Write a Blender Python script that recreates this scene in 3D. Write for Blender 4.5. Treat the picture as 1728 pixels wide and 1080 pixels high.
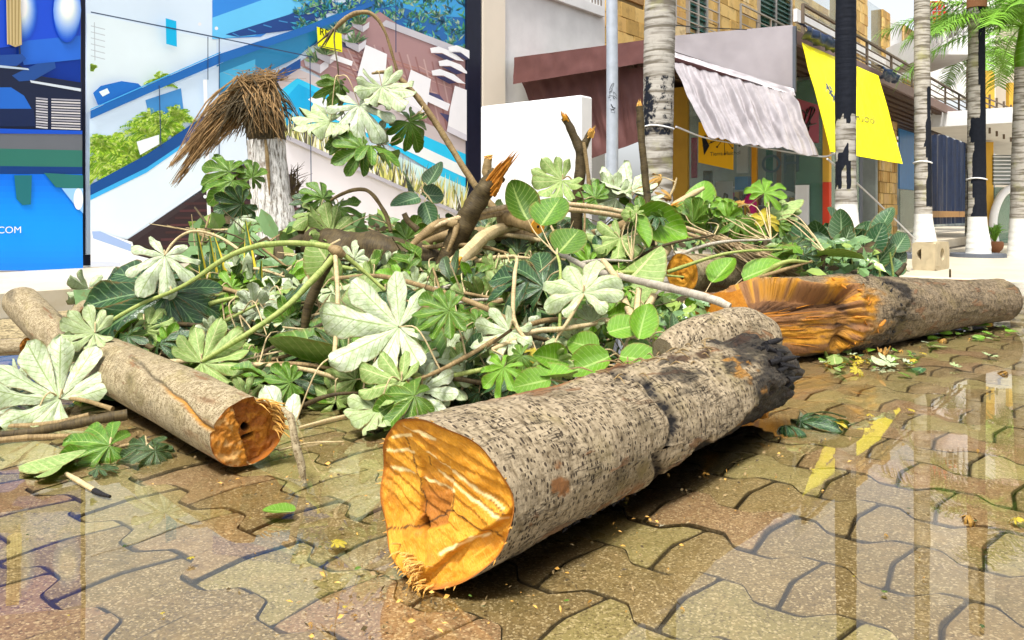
import bpy, bmesh, math, random
from mathutils import Vector, Matrix, noise
import numpy as np

for o in list(bpy.data.objects): bpy.data.objects.remove(o)
SC = bpy.context.scene
COL = SC.collection
R = random.Random(7)
rad = math.radians

# ------------------------------------------------------------------ camera, light, exposure
F, HC, CX, YH = 1350.0, 0.70, 864.0, 362.0        # focal length in photo pixels, eye height, horizon
cam_d = bpy.data.cameras.new('camera'); cam = bpy.data.objects.new('camera', cam_d); COL.objects.link(cam)
cam.location = (0, 0, HC); cam.rotation_euler = (rad(90), 0, 0)
cam_d.sensor_width = 36; cam_d.lens = F/1728*36; cam_d.shift_y = -(540-YH)/1728
cam_d.clip_start = .05; cam_d.clip_end = 600
SC.camera = cam

SUN_EL, SUN_AZ = 64, -158          # high sun behind thin cloud, behind the camera and a touch to its left
W = bpy.data.worlds.new('World'); SC.world = W; W.use_nodes = True
wn = W.node_tree.nodes; wl = W.node_tree.links
for n in list(wn): wn.remove(n)
sky = wn.new('ShaderNodeTexSky'); sky.sky_type = 'NISHITA'; sky.sun_disc = False
sky.sun_elevation = rad(SUN_EL); sky.sun_rotation = rad(SUN_AZ); sky.air_density = 1.0; sky.dust_density = 4.0
hs = wn.new('ShaderNodeHueSaturation'); hs.inputs['Saturation'].default_value = .22
bgn = wn.new('ShaderNodeBackground'); bgn.inputs['Strength'].default_value = .125
wo = wn.new('ShaderNodeOutputWorld')
wl.new(sky.outputs[0], hs.inputs['Color']); wl.new(hs.outputs[0], bgn.inputs[0]); wl.new(bgn.outputs[0], wo.inputs[0])
sd = bpy.data.lights.new('sun', 'SUN'); sun = bpy.data.objects.new('sun', sd); COL.objects.link(sun)
sd.energy = 2.1; sd.angle = rad(9); sd.color = (1, .965, .91)
_e, _a = rad(SUN_EL), rad(SUN_AZ)
_sv = Vector((math.sin(_a)*math.cos(_e), math.cos(_a)*math.cos(_e), math.sin(_e)))
sun.rotation_euler = _sv.to_track_quat('Z', 'Y').to_euler(); sun.location = _sv*30
SC.view_settings.view_transform = 'Standard'; SC.view_settings.look = 'None'
SC.view_settings.exposure = 1.2; SC.view_settings.gamma = 1; SC.view_settings.use_curve_mapping = False
SC.render.engine = 'CYCLES'
SC.cycles.max_bounces = 8; SC.cycles.transparent_max_bounces = 12

# ------------------------------------------------------------------ geometry helpers
def P(px, py, d): return Vector(((px-CX)/F*d, d, HC-(py-YH)/F*d))
def G(px, py, z=0.0): return P(px, py, (HC-z)*F/(py-YH))
U = Vector((.634, .773, 0)).normalized(); V = Vector((-U.y, U.x, 0)); NRM = -V; ZZ = Vector((0, 0, 1))
C0 = Vector((3.6, 10.2, 0))
def UV(u, v, z=0.0): return C0 + U*u + V*v + ZZ*z
def on_v(px, py, v):                 # where the sight line of a pixel meets the vertical plane v
    k = Vector(((px-CX)/F, 1, -(py-YH)/F)); o = Vector((0, 0, HC))
    t = (C0 + V*v - o).dot(V)/k.dot(V); return o + k*t
def on_u(px, py, u):
    k = Vector(((px-CX)/F, 1, -(py-YH)/F)); o = Vector((0, 0, HC))
    t = (C0 + U*u - o).dot(U)/k.dot(U); return o + k*t
def nz(p, s=1.0, o=0.0): return noise.noise(Vector((p[0]*s+o, p[1]*s-o*.7, p[2]*s+o*.3)))
def fbm(p, s=1.0, o=0.0, n=4):
    a, t = 1.0, 0.0
    for i in range(n): t += a*nz(p, s, o+i*7.3); a *= .5; s *= 2.05
    return t
def spl(pts, n):
    """Catmull-Rom through points (tuples of any length)"""
    pts = [np.array(p, float) for p in pts]; out = []
    Q = [2*pts[0]-pts[1]] + pts + [2*pts[-1]-pts[-2]]; m = len(pts)-1
    for i in range(n):
        t = i/(n-1)*m; k = min(int(t), m-1); t -= k
        a, b, c, d = Q[k:k+4]
        out.append(.5*((2*b)+(-a+c)*t+(2*a-5*b+4*c-d)*t*t+(-a+3*b-3*c+d)*t**3))
    return out

def woff(o):
    v = Vector((0, 0, 0))
    while o: v += o.location; o = o.parent
    return v
class MB:
    def __init__(s): s.v = []; s.f = []; s.m = []; s.uv = []; s.c = []
    def vert(s, p, uv=(0, 0), c=(0, 0, 0)): s.v.append(tuple(p)); s.uv.append(uv); s.c.append(c); return len(s.v)-1
    def face(s, ids, m=0): s.f.append(tuple(ids)); s.m.append(m)
    def poly(s, pts, m=0, c=(0, 0, 0), uvs=None):
        i = [s.vert(p, uvs[k] if uvs else (0, 0), c) for k, p in enumerate(pts)]; s.face(i, m)
    def box(s, c, ax, ay, az, m=0, col=(0, 0, 0), bev=0):
        """c centre; ax, ay, az half-extent vectors"""
        c = Vector(c); ids = {}
        if bev <= 0:
            i = [s.vert(c+ax*x+ay*y+az*z, (x*ax.length+y*ay.length, z*az.length), col) for z in (-1, 1) for y in (-1, 1) for x in (-1, 1)]
            for q in ((0, 2, 3, 1), (4, 5, 7, 6), (0, 1, 5, 4), (2, 6, 7, 3), (0, 4, 6, 2), (1, 3, 7, 5)): s.face([i[k] for k in q], m)
            return
        A = [ax, ay, az]; L = [a.length for a in A]
        for x in (-1, 1):
            for y in (-1, 1):
                for z in (-1, 1):
                    for k in range(3):
                        f = [1-(bev/L[j] if j != k else 0) for j in range(3)]
                        ids[x, y, z, k] = s.vert(c+ax*(x*f[0])+ay*(y*f[1])+az*(z*f[2]), (x*L[0]+y*L[1], z*L[2]), col)
        sg = (-1, 1)
        for a in sg:
            s.face([ids[a, y, z, 0] for y, z in ((-1, -1), (1, -1), (1, 1), (-1, 1))][::a], m)
            s.face([ids[x, a, z, 1] for x, z in ((-1, -1), (-1, 1), (1, 1), (1, -1))][::a], m)
            s.face([ids[x, y, a, 2] for x, y in ((-1, -1), (1, -1), (1, 1), (-1, 1))][::a], m)
        for a in sg:
            for b in sg:
                w = a*b
                s.face([ids[a, b, -1, 0], ids[a, b, -1, 1], ids[a, b, 1, 1], ids[a, b, 1, 0]][::w], m)
                s.face([ids[a, -1, b, 2], ids[a, -1, b, 0], ids[a, 1, b, 0], ids[a, 1, b, 2]][::-w], m)
                s.face([ids[-1, a, b, 1], ids[-1, a, b, 2], ids[1, a, b, 2], ids[1, a, b, 1]][::-w], m)
                for d in sg: s.face([ids[a, b, d, 0], ids[a, b, d, 1], ids[a, b, d, 2]][::a*b*d], m)
    def grid(s, fn, nu, nv, m=0, skip=None, flip=False):
        """fn(i,j)->(p,uv,c)"""
        i0 = len(s.v)
        for i in range(nu):
            for j in range(nv):
                r = fn(i, j); s.vert(r[0], r[1] if len(r) > 1 else (0, 0), r[2] if len(r) > 2 else (0, 0, 0))
        for i in range(nu-1):
            for j in range(nv-1):
                if skip and skip(i, j): continue
                q = (i0+i*nv+j, i0+(i+1)*nv+j, i0+(i+1)*nv+j+1, i0+i*nv+j+1)
                s.face(q[::-1] if flip else q, m)
        return i0
    def tube(s, pts, rs, seg=8, n=None, rough=0.0, m=0, cap=True, ns=9.0, capm=None, seed=0, col=(0, 0, 0)):
        """smooth tube through pts; pts may be few (splined to n)"""
        pts = [tuple(p) for p in pts]
        if not hasattr(rs, '__len__'): rs = [rs]*len(pts)
        if n: q = spl([p+(r,) for p, r in zip(pts, rs)], n)
        else: q = [np.array(p+(r,)) for p, r in zip(pts, rs)]
        pp = [Vector(x[:3]) for x in q]; rr = [max(float(x[3]), 1e-4) for x in q]
        T = [(pp[min(i+1, len(pp)-1)]-pp[max(i-1, 0)]).normalized() for i in range(len(pp))]
        nn = T[0].orthogonal().normalized(); L = 0; rings = []
        for i, p in enumerate(pp):
            nn = (nn-T[i]*nn.dot(T[i])).normalized(); bb = T[i].cross(nn)
            if i: L += (p-pp[i-1]).length
            ring = []
            for k in range(seg+1):
                a = 2*math.pi*k/seg; dr = nn*math.cos(a)+bb*math.sin(a); r = rr[i]
                if rough: r *= 1+rough*fbm((p+dr*r), ns, seed, 3)
                ring.append(s.vert(p+dr*r, (L, a*rr[i]), col))
            rings.append(ring)
        for i in range(len(rings)-1):
            for k in range(seg): s.face((rings[i][k], rings[i][k+1], rings[i+1][k+1], rings[i+1][k]), m)
        if cap:
            cm = m if capm is None else capm
            for ring, p, sg in ((rings[0], pp[0], 1), (rings[-1], pp[-1], -1)):
                c = s.vert(p, (0, 0), col); ed = [s.vert(s.v[i], (.5+.5*math.cos(2*math.pi*k/seg), .5*math.sin(2*math.pi*k/seg)), col) for k, i in enumerate(ring)]
                for k in range(seg): s.face((c, ed[k+1], ed[k])[::sg], cm)
        return pp, T
    def build(s, name, mats, parent=None, smooth=True, loc=None, hard=None):
        """loc: origin of the object; the vertices are given in world space"""
        o3 = Vector(loc) if loc is not None else Vector((0, 0, 0))
        off = woff(parent)+o3 if parent else o3
        me = bpy.data.meshes.new(name)
        vv = np.array(s.v, dtype=np.float64)-np.array(off); me.from_pydata(vv.tolist(), [], s.f)
        if not isinstance(mats, (list, tuple)): mats = [mats]
        for m in mats: me.materials.append(m)
        me.polygons.foreach_set('material_index', s.m)
        me.polygons.foreach_set('use_smooth', [bool(smooth)]*len(s.f))
        lv = np.empty(len(me.loops), dtype=np.int32); me.loops.foreach_get('vertex_index', lv)
        ul = me.uv_layers.new(name='UVMap'); ul.data.foreach_set('uv', np.array(s.uv, dtype=np.float32)[lv].ravel())
        ca = me.color_attributes.new('wear', 'FLOAT_COLOR', 'POINT')
        cc = np.ones((len(s.v), 4), dtype=np.float32); cc[:, :3] = np.array(s.c, dtype=np.float32); ca.data.foreach_set('color', cc.ravel())
        me.update()
        if hard: me.set_sharp_from_angle(angle=rad(hard))
        o = bpy.data.objects.new(name, me); COL.objects.link(o); o.location = o3
        if parent: o.parent = parent
        return o
def tag(o, label=None, cat=None, group=None, kind=None):
    if label: o['label'] = label
    if cat: o['category'] = cat
    if group: o['group'] = group
    if kind: o['kind'] = kind
    return o
def thing(name, loc, label, cat, group=None):
    o = bpy.data.objects.new(name, None); COL.objects.link(o); o.location = loc; o.empty_display_size = .1
    return tag(o, label, cat, group)
def inst(name, me, mw, parent=None):
    o = bpy.data.objects.new(name, me); COL.objects.link(o)
    if parent: o.parent = parent; mw = Matrix.Translation(-woff(parent)) @ mw
    o.matrix_local = mw
    return o
def text_part(txt, name, mat_, parent, org, right, up, size, ext=.002, fn=None):
    cu = bpy.data.curves.new('lettering', 'FONT'); cu.body = txt; cu.size = 1; cu.extrude = 0
    to = bpy.data.objects.new('lettering', cu); COL.objects.link(to)
    bpy.context.view_layer.update()
    me0 = bpy.data.meshes.new_from_object(to.evaluated_get(bpy.context.evaluated_depsgraph_get()))
    bpy.data.objects.remove(to); bpy.data.curves.remove(cu)
    mb = MB()
    for v in me0.vertices: mb.vert(fn(v.co.x, v.co.y) if fn else org+right*(v.co.x*size)+up*(v.co.y*size))
    for p in me0.polygons: mb.face(list(p.vertices))
    bpy.data.meshes.remove(me0)
    return mb.build(name, mat_, parent, smooth=False)

# ------------------------------------------------------------------ materials
class NT:
    def __init__(s, name):
        s.mat = bpy.data.materials.new(name); s.mat.use_nodes = True; s.t = s.mat.node_tree
        for n in list(s.t.nodes): s.t.nodes.remove(n)
        s.out = s.n('ShaderNodeOutputMaterial'); s.bs = s.n('ShaderNodeBsdfPrincipled'); s.l(s.bs.outputs[0], s.out.inputs[0])
    def n(s, ty, **k):
        x = s.t.nodes.new(ty)
        for a, b in k.items(): setattr(x, a, b)
        return x
    def l(s, a, b): s.t.links.new(a, b)
    def put(s, sock, v):
        if hasattr(v, 'is_linked') or hasattr(v, 'links'): s.l(v, sock)
        elif isinstance(v, (tuple, list)) and len(v) == 3 and sock.type == 'RGBA': sock.default_value = (*v, 1)
        else: sock.default_value = v
    def set(s, **k):
        for a, b in k.items(): s.put(s.bs.inputs[a.replace('_', ' ')], b)
        return s
    def math(s, op, a, b=0.0, c=None, clamp=False):
        x = s.n('ShaderNodeMath', operation=op, use_clamp=clamp); s.put(x.inputs[0], a); s.put(x.inputs[1], b)
        if c is not None: s.put(x.inputs[2], c)
        return x.outputs[0]
    def mix(s, f, a, b, bt='MIX'):
        x = s.n('ShaderNodeMix', data_type='RGBA', blend_type=bt); s.put(x.inputs[0], f); s.put(x.inputs[6], a); s.put(x.inputs[7], b); return x.outputs[2]
    def noise(s, vec, sc=5, det=4, rough=.55, dist=0, out=0):
        x = s.n('ShaderNodeTexNoise'); s.put(x.inputs['Vector'], vec); x.inputs['Scale'].default_value = sc
        x.inputs['Detail'].default_value = det; x.inputs['Roughness'].default_value = rough; x.inputs['Distortion'].default_value = dist; return x.outputs[out]
    def vor(s, vec, sc=5, rnd=1.0, feat='F1', out='Distance'):
        x = s.n('ShaderNodeTexVoronoi', feature=feat); s.put(x.inputs['Vector'], vec); x.inputs['Scale'].default_value = sc
        x.inputs['Randomness'].default_value = rnd; return x.outputs[out]
    def ramp(s, f, stops, interp='LINEAR'):
        x = s.n('ShaderNodeValToRGB'); s.put(x.inputs[0], f); e = x.color_ramp.elements; x.color_ramp.interpolation = interp
        while len(e) < len(stops): e.new(.5)
        for i, (p, c) in enumerate(stops): e[i].position = p; e[i].color = (*c, 1) if len(c) == 3 else c
        return x.outputs[0]
    def rng(s, f, a, b, c=0.0, d=1.0):
        x = s.n('ShaderNodeMapRange'); s.put(x.inputs[0], f)
        for i, v in enumerate((a, b, c, d)): x.inputs[i+1].default_value = v
        return x.outputs[0]
    def obj(s): return s.n('ShaderNodeTexCoord').outputs['Object']
    def geo(s): return s.n('ShaderNodeNewGeometry').outputs['Position']
    def uv(s): return s.n('ShaderNodeTexCoord').outputs['UV']
    def sep(s, v): x = s.n('ShaderNodeSeparateXYZ'); s.put(x.inputs[0], v); return x.outputs
    def vmul(s, v, k): x = s.n('ShaderNodeVectorMath', operation='MULTIPLY'); s.put(x.inputs[0], v); x.inputs[1].default_value = k; return x.outputs[0]
    def vadd(s, v, k): x = s.n('ShaderNodeVectorMath', operation='ADD'); s.put(x.inputs[0], v); s.put(x.inputs[1], k); return x.outputs[0]
    def wear(s): x = s.n('ShaderNodeVertexColor', layer_name='wear'); return x.outputs[0]  # masks for wear, tint and paint, plus the hollow trunk's painted cavity shadow
    def rnd(s): return s.n('ShaderNodeObjectInfo').outputs['Random']
    def bump(s, h, st=.5, dist=.01, prev=None):
        x = s.n('ShaderNodeBump'); s.put(x.inputs['Height'], h); x.inputs['Strength'].default_value = st; x.inputs['Distance'].default_value = dist
        if prev is not None: s.l(prev, x.inputs['Normal'])
        s.l(x.outputs[0], s.bs.inputs['Normal']); return x.outputs[0]
def flat(name, c, rough=.5, var=.12, sc=6.0, metal=0.0, bump=0.0, spec=.2):
    t = NT(name); n = t.noise(t.obj(), sc, 5)
    t.set(Base_Color=t.mix(n, tuple(x*(1-var*1.6) for x in c), tuple(min(1, x*(1+var)) for x in c)), Roughness=rough, Metallic=metal, Specular_IOR_Level=spec)
    if bump: t.bump(t.noise(t.obj(), sc*8, 4), bump, .004)
    return t.mat
M = {}
def m_paver(name, stuff):
    t = NT(name); p = t.geo(); w = t.sep(t.wear())
    rn = w[0] if stuff else t.rnd()
    base = t.ramp(rn, [(0, (.215, .160, .085)), (.3, (.265, .205, .110)), (.52, (.33, .205, .145)), (.75, (.27, .23, .11)), (1, (.40, .36, .19))])
    agg = t.vor(p, 260, 1, out='Color'); ag = t.sep(agg)[0]
    base = t.mix(t.rng(ag, .74, 1.0, 0, .8), base, (.70, .60, .44))
    base = t.mix(t.rng(ag, .0, .28, .75, 0), base, (.08, .055, .035))
    big = t.noise(p, 3.2, 5, .6)
    base = t.mix(t.rng(big, .48, .72, 0, .45), base, (.17, .14, .045))      # silt and algae
    base = t.mix(t.rng(t.noise(p, 11, 6, .65), .5, .72, 0, .4), base, (.40, .29, .15))
    base = t.mix(t.math('MULTIPLY', w[1], t.rng(t.noise(p, 30, 4), .3, .6, .75, 1.0)), base, (.030, .022, .010))     # dirt caught along the edges
    t.set(Base_Color=base, Roughness=t.rng(t.noise(p, 7, 3), .3, .7, .18, .5)); t.bump(ag, .35, .002)
    return t.mat
M['paver'] = m_paver('paver_concrete', False); M['paver_far'] = m_paver('paver_concrete_far', True)
t = NT('joint_sand'); t.set(Base_Color=t.mix(t.noise(t.geo(), 60, 4), (.012, .009, .005), (.035, .026, .012)), Roughness=.6); M['joint'] = t.mat
# a film of rain water a few millimetres deep
t = NT('rain_water'); p = t.geo()
gl = t.n('ShaderNodeBsdfGlossy'); gl.inputs['Roughness'].default_value = .012
tr = t.n('ShaderNodeBsdfTransparent'); tr.inputs[0].default_value = (.95, .92, .80, 1)
fr = t.n('ShaderNodeFresnel'); fr.inputs['IOR'].default_value = 1.85
bp = t.n('ShaderNodeBump'); bp.inputs['Strength'].default_value = .04; bp.inputs['Distance'].default_value = .004
t.l(t.noise(t.vmul(p, (1, 1, 1)), 7, 2, .5), bp.inputs['Height']); t.l(bp.outputs[0], gl.inputs['Normal']); t.l(bp.outputs[0], fr.inputs['Normal'])
mx = t.n('ShaderNodeMixShader'); t.l(fr.outputs[0], mx.inputs[0]); t.l(tr.outputs[0], mx.inputs[1]); t.l(gl.outputs[0], mx.inputs[2]); t.l(mx.outputs[0], t.out.inputs[0])
M['water'] = t.mat
t = NT('pale_pavement'); p = t.geo(); c = t.mix(t.noise(p, 1.2, 6, .6), (.40, .34, .24), (.64, .58, .46)); c = t.mix(t.rng(t.noise(p, 9, 5), .5, .75, 0, .45), c, (.42, .34, .20))
t.set(Base_Color=c, Roughness=.45); t.bump(t.noise(p, 120, 3), .3, .002); M['pale'] = t.mat
t = NT('gravel'); p = t.geo(); v = t.vor(p, 70, 1, out='Color'); c = t.mix(t.sep(v)[0], (.10, .075, .03), (.42, .33, .17)); t.set(Base_Color=c, Roughness=.85); t.bump(t.vor(p, 70), .8, .01); M['gravel'] = t.mat

# ---- bark
def m_bark(name, pale, dark, dot, scale=70.0, st=.9):
    """u runs along the log, v around it; rows of dark pores"""
    t = NT(name); uv = t.uv(); w = t.sep(t.wear())
    q = t.vmul(uv, (1.55, 1.0, 1)); q = t.vadd(q, t.vmul(t.noise(uv, 30, 2, out=1), (.005, .005, 0)))
    q = t.vadd(q, t.vmul(t.noise(uv, 5, 3, out=1), (.06, .06, 0))); d = t.vor(q, scale, .6); cell = t.sep(t.vor(q, scale, .6, out='Color'))
    thr = t.math('MULTIPLY_ADD', cell[1], .22, .20)
    pore = t.math('LESS_THAN', d, thr)
    pore = t.math('MULTIPLY', pore, t.rng(t.noise(uv, 7, 4), .30, .42))
    n1 = t.noise(uv, 14, 6, .62); n2 = t.noise(t.vmul(uv, (1, .35, 1)), 60, 5, .7)
    base = t.mix(n1, tuple(x*.62 for x in pale), pale)
    base = t.mix(t.rng(n2, .44, .66, 0, .85), base, dark); base = t.mix(t.rng(t.noise(t.vmul(uv, (.4, 1, 1)), 120, 4, .7), .52, .62, 0, .6), base, tuple(x*.8 for x in dark)); base = t.mix(t.rng(t.noise(uv, 3.2, 6, .65), .53, .66, 0, .7), base, (dark[0]*.75, dark[1]*.8, dark[2]*.6))
    base = t.mix(t.rng(t.noise(uv, 5, 5, .6), .52, .72, 0, .55), base, (pale[0]*.55, pale[1]*.55, pale[2]*.30))
    base = t.mix(t.math('MULTIPLY', pore, .93), base, dot)
    crk = t.noise(t.vmul(uv, (2.2, 30, 1)), 2.2, 5, .6, .8); crk = t.rng(t.math('ABSOLUTE', t.math('SUBTRACT', crk, .5)), .0, .012, 1, 0); crk = t.math('MULTIPLY', crk, t.rng(t.noise(uv, 6, 3), .48, .56)); base = t.mix(t.math('MULTIPLY', crk, .85), base, dot)
    peel = t.rng(t.noise(t.vmul(uv, (1.6, 5, 1)), 2.6, 6, .6, .5), .60, .64); base = t.mix(t.math('MULTIPLY', peel, .8), base, t.mix(n2, (.10, .045, .02), (.28, .15, .07)))
    base = t.mix(w[1], base, t.mix(n2, (.11, .045, .017), (.30, .14, .05)))          # torn reddish inner bark, and brown shadow painted in the hollow trunk
    base = t.mix(t.math('MULTIPLY', w[0], t.rng(n2, .25, .6, 1.0, .82)), base, (.010, .009, .009))    # black rot, and shadow painted in the hollow trunk's cavity
    base = t.mix(w[2], base, t.mix(t.noise(t.vmul(uv, (6, 40, 1)), 2.5, 6, .65), (.20, .075, .010), (.62, .29, .026)))               # bare wood
    t.set(Base_Color=base, Roughness=t.rng(n1, .3, .7, .42, .75), Specular_IOR_Level=.15)
    h = t.math('SUBTRACT', t.math('SUBTRACT', t.math('MULTIPLY', n2, .9), t.math('MULTIPLY', pore, .5)), t.math('MULTIPLY', t.math('ADD', crk, peel), .6))
    b1 = t.bump(h, st, .006); return t.mat
M['bark_log'] = m_bark('pored_pale_bark', (.42, .335, .215), (.085, .058, .028), (.030, .020, .013), 74, 1.0)
M['bark_left'] = m_bark('smooth_tan_bark', (.44, .36, .22), (.14, .10, .045), (.12, .08, .04), 95, .5)
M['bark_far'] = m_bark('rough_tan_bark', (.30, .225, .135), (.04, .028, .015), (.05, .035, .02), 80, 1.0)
def m_wood(name, c1, c2, c3):
    t = NT(name); p = t.obj(); uv = t.uv(); s = t.sep(uv); w = t.sep(t.wear())
    rr = t.noise(t.vmul(p, (1, 1, 1)), 16, 6, .6, .6); saw = t.noise(t.vmul(uv, (14, 3, 1)), 6, 5, .65, .3)
    c = t.mix(t.rng(rr, .3, .7), c1, c2); c = t.mix(t.rng(saw, .50, .68, 0, .35), c, c3)
    c = t.mix(t.rng(saw, .2, .38, .4, 0), c, tuple(x*.55 for x in c1))
    fine = t.noise(p, 140, 4, .7); c = t.mix(t.rng(fine, .35, .65, .35, 0), c, tuple(x*.5 for x in c1)); c = t.mix(w[1], c, (.26, .075, .012)); c = t.mix(w[0], c, (.012, .008, .006)); c = t.mix(w[2], c, (.86, .66, .30))
    t.set(Base_Color=c, Roughness=t.rng(rr, .3, .7, .38, .6), Specular_IOR_Level=.2); t.bump(t.math('ADD', saw, rr), .55, .006); return t.mat
M['wood'] = m_wood('fresh_orange_wood', (.58, .225, .012), (.74, .35, .03), (.82, .50, .13))
M['wood_dark'] = m_wood('damp_orange_wood', (.34, .115, .012), (.52, .21, .02), (.62, .33, .07))
M['wood_pale'] = m_wood('splintered_wood', (.55, .27, .05), (.72, .42, .10), (.80, .62, .32))
M['rot'] = flat('black_rot', (.008, .0065, .007), .5, .6, 30, bump=1.0, spec=.25)

# ---- leaves: u = along the lobe 0..1, v = across -1..1
def m_leaf(name, c1, c2, vein, rough=.35, transl=.25, tc=(.35, .55, .05), spec=.5):
    t = NT(name); uv = t.uv(); s = t.sep(uv); rn = t.rnd(); p = t.obj()
    av = t.math('ABSOLUTE', s[1])
    mid = t.math('LESS_THAN', av, t.math('MULTIPLY_ADD', s[0], -.05, .085))
    lat = t.math('FRACT', t.math('SUBTRACT', t.math('MULTIPLY', s[0], 9.0), t.math('MULTIPLY', av, 2.2)))
    latm = t.math('MULTIPLY', t.math('LESS_THAN', lat, .14), .6)
    vm = t.math('MAXIMUM', mid, latm)
    n = t.noise(p, 9, 4); c = t.mix(t.rng(n, .3, .7), c1, c2)
    c = t.mix(t.rng(rn, 0, 1, 0, .75), c, (c1[0]*.75+.03, c1[1]*.8+.02, c1[2]*.5))
    c = t.mix(t.math('MULTIPLY', vm, .75), c, vein)
    c = t.mix(t.rng(t.noise(p, 5, 5, .65), .52, .70, 0, .5), c, tuple(x*.45 for x in c1))
    c = t.mix(t.rng(t.noise(p, 26, 4), .62, .72, 0, .6), c, (.20, .12, .03)); c = t.mix(t.math('MULTIPLY', t.rng(t.math('ADD', av, t.math('MULTIPLY', t.noise(p, 6, 4), .5)), 1.12, 1.3), .8), c, (.22, .12, .03))
    t.set(Base_Color=c, Roughness=rough, Specular_IOR_Level=spec)
    t.bump(t.math('ADD', t.math('MULTIPLY', vm, -.6), t.noise(p, 30, 3)), .5, .006)
    if transl:
        tl = t.n('ShaderNodeBsdfTranslucent'); t.put(tl.inputs[0], t.mix(.35, c, tc)); mx = t.n('ShaderNodeMixShader'); mx.inputs[0].default_value = transl
        t.l(t.bs.outputs[0], mx.inputs[1]); t.l(tl.outputs[0], mx.inputs[2]); t.l(mx.outputs[0], t.out.inputs[0])
    return t.mat
M['leaf_top'] = m_leaf('dark_leaf_top', (.010, .045, .020), (.028, .090, .020), (.20, .34, .13), .24, .16)
M['leaf_mid'] = m_leaf('mid_green_leaf', (.045, .15, .010), (.14, .31, .018), (.42, .54, .14), .28, .28)
M['leaf_under'] = m_leaf('felted_leaf_underside', (.44, .55, .29), (.78, .83, .67), (.22, .30, .06), .40, .22, (.55, .7, .25))
M['leaf_under2'] = m_leaf('pale_green_underside', (.20, .34, .07), (.46, .58, .22), (.66, .64, .30), .5, .28, (.55, .75, .15))
M['leaf_lime'] = m_leaf('lime_leaf', (.12, .32, .012), (.22, .44, .02), (.42, .58, .15), .32, .3)
M['leaf_yellow'] = m_leaf('yellowed_leaf', (.50, .42, .02), (.70, .50, .03), (.75, .6, .2), .5, .3, (.7, .6, .05))
M['leaf_dead'] = m_leaf('dead_leaf', (.42, .20, .03), (.55, .33, .07), (.6, .4, .15), .6, .15, (.6, .4, .05))
M['leaf_shrub'] = m_leaf('glossy_shrub_leaf', (.022, .085, .040), (.060, .16, .055), (.30, .42, .2), .25, .12)
t = NT('snake_plant_leaf'); s = t.sep(t.uv()); av = t.math('ABSOLUTE', s[1])
c = t.mix(t.rng(t.noise(t.vmul(t.uv(), (14, 1, 1)), 3, 3), .4, .6), (.03, .09, .02), (.10, .19, .06)); t.set(Base_Color=t.mix(t.math('GREATER_THAN', av, .68), c, (.75, .58, .03)), Roughness=.35); M['snake'] = t.mat
def m_twig(name, a, b, rough=.6, sc=18):
    t = NT(name); n = t.noise(t.obj(), sc, 6, .65); n2 = t.noise(t.vmul(t.uv(), (60, 8, 1)), 3, 4)
    t.set(Base_Color=t.mix(t.rng(t.math('MULTIPLY_ADD', n2, .5, t.math('MULTIPLY', n, .5)), .35, .65), a, b), Roughness=rough, Specular_IOR_Level=.2); t.bump(t.math('ADD', n, n2), .6, .004); return t.mat
M['twig_dark'] = m_twig('dark_branch_bark', (.022, .015, .008), (.105, .075, .030))
M['twig_brown'] = m_twig('brown_branch_bark', (.13, .085, .035), (.34, .24, .11))
M['twig_grey'] = m_twig('grey_branch_bark', (.20, .17, .13), (.48, .43, .34))
M['twig_green'] = m_twig('green_stem', (.16, .22, .04), (.36, .40, .12), .45)
M['twig_tan'] = m_twig('tan_stem', (.32, .24, .11), (.58, .46, .26), .55)
M['frond'] = m_twig('dry_frond_fibre', (.20, .13, .055), (.60, .46, .27), .6, 30)
M['straw'] = m_twig('straw', (.07, .036, .013), (.38, .235, .095), .7, 25)
t = NT('limewashed_trunk'); p = t.obj(); n = t.noise(t.vmul(p, (1, 1, .16)), 60, 6, .7); c = t.mix(t.rng(n, .46, .62), (.74, .72, .68), (.13, .11, .08)); c = t.mix(t.rng(t.noise(p, 14, 5, .6), .56, .68, 0, .8), c, (.22, .17, .12))
t.set(Base_Color=c, Roughness=.8); t.bump(n, .7, .008); M['lime_trunk'] = t.mat
# palm trunk: ringed grey bark, black and white paint (wear: r black paint, g white paint)
t = NT('palm_bark'); p = t.obj(); s = t.sep(p); w = t.sep(t.wear())
ring = t.noise(t.vmul(p, (.10, .10, 1)), 30, 3, .55, .25); n = t.noise(p, 22, 6, .65)
c = t.mix(t.rng(ring, .40, .56), (.15, .13, .10), (.42, .39, .34)); c = t.mix(t.rng(n, .52, .72, 0, .4), c, (.10, .09, .06)); c = t.mix(t.rng(t.noise(p, 5, 3), .55, .75, 0, .35), c, (.42, .42, .12))
pk = t.rng(t.math('ADD', w[0], t.math('MULTIPLY_ADD', n, .9, -.45)), .45, .55); c = t.mix(pk, c, t.mix(n, (.004, .005, .008), (.016, .019, .028)))
pw = t.rng(t.math('ADD', w[1], t.math('MULTIPLY_ADD', n, .3, -.15)), .47, .53); c = t.mix(pw, c, t.mix(n, (.80, .79, .74), (.62, .60, .54)))
t.set(Base_Color=c, Roughness=.7, Specular_IOR_Level=.12); t.bump(ring, .6, .01); M['palm'] = t.mat

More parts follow.
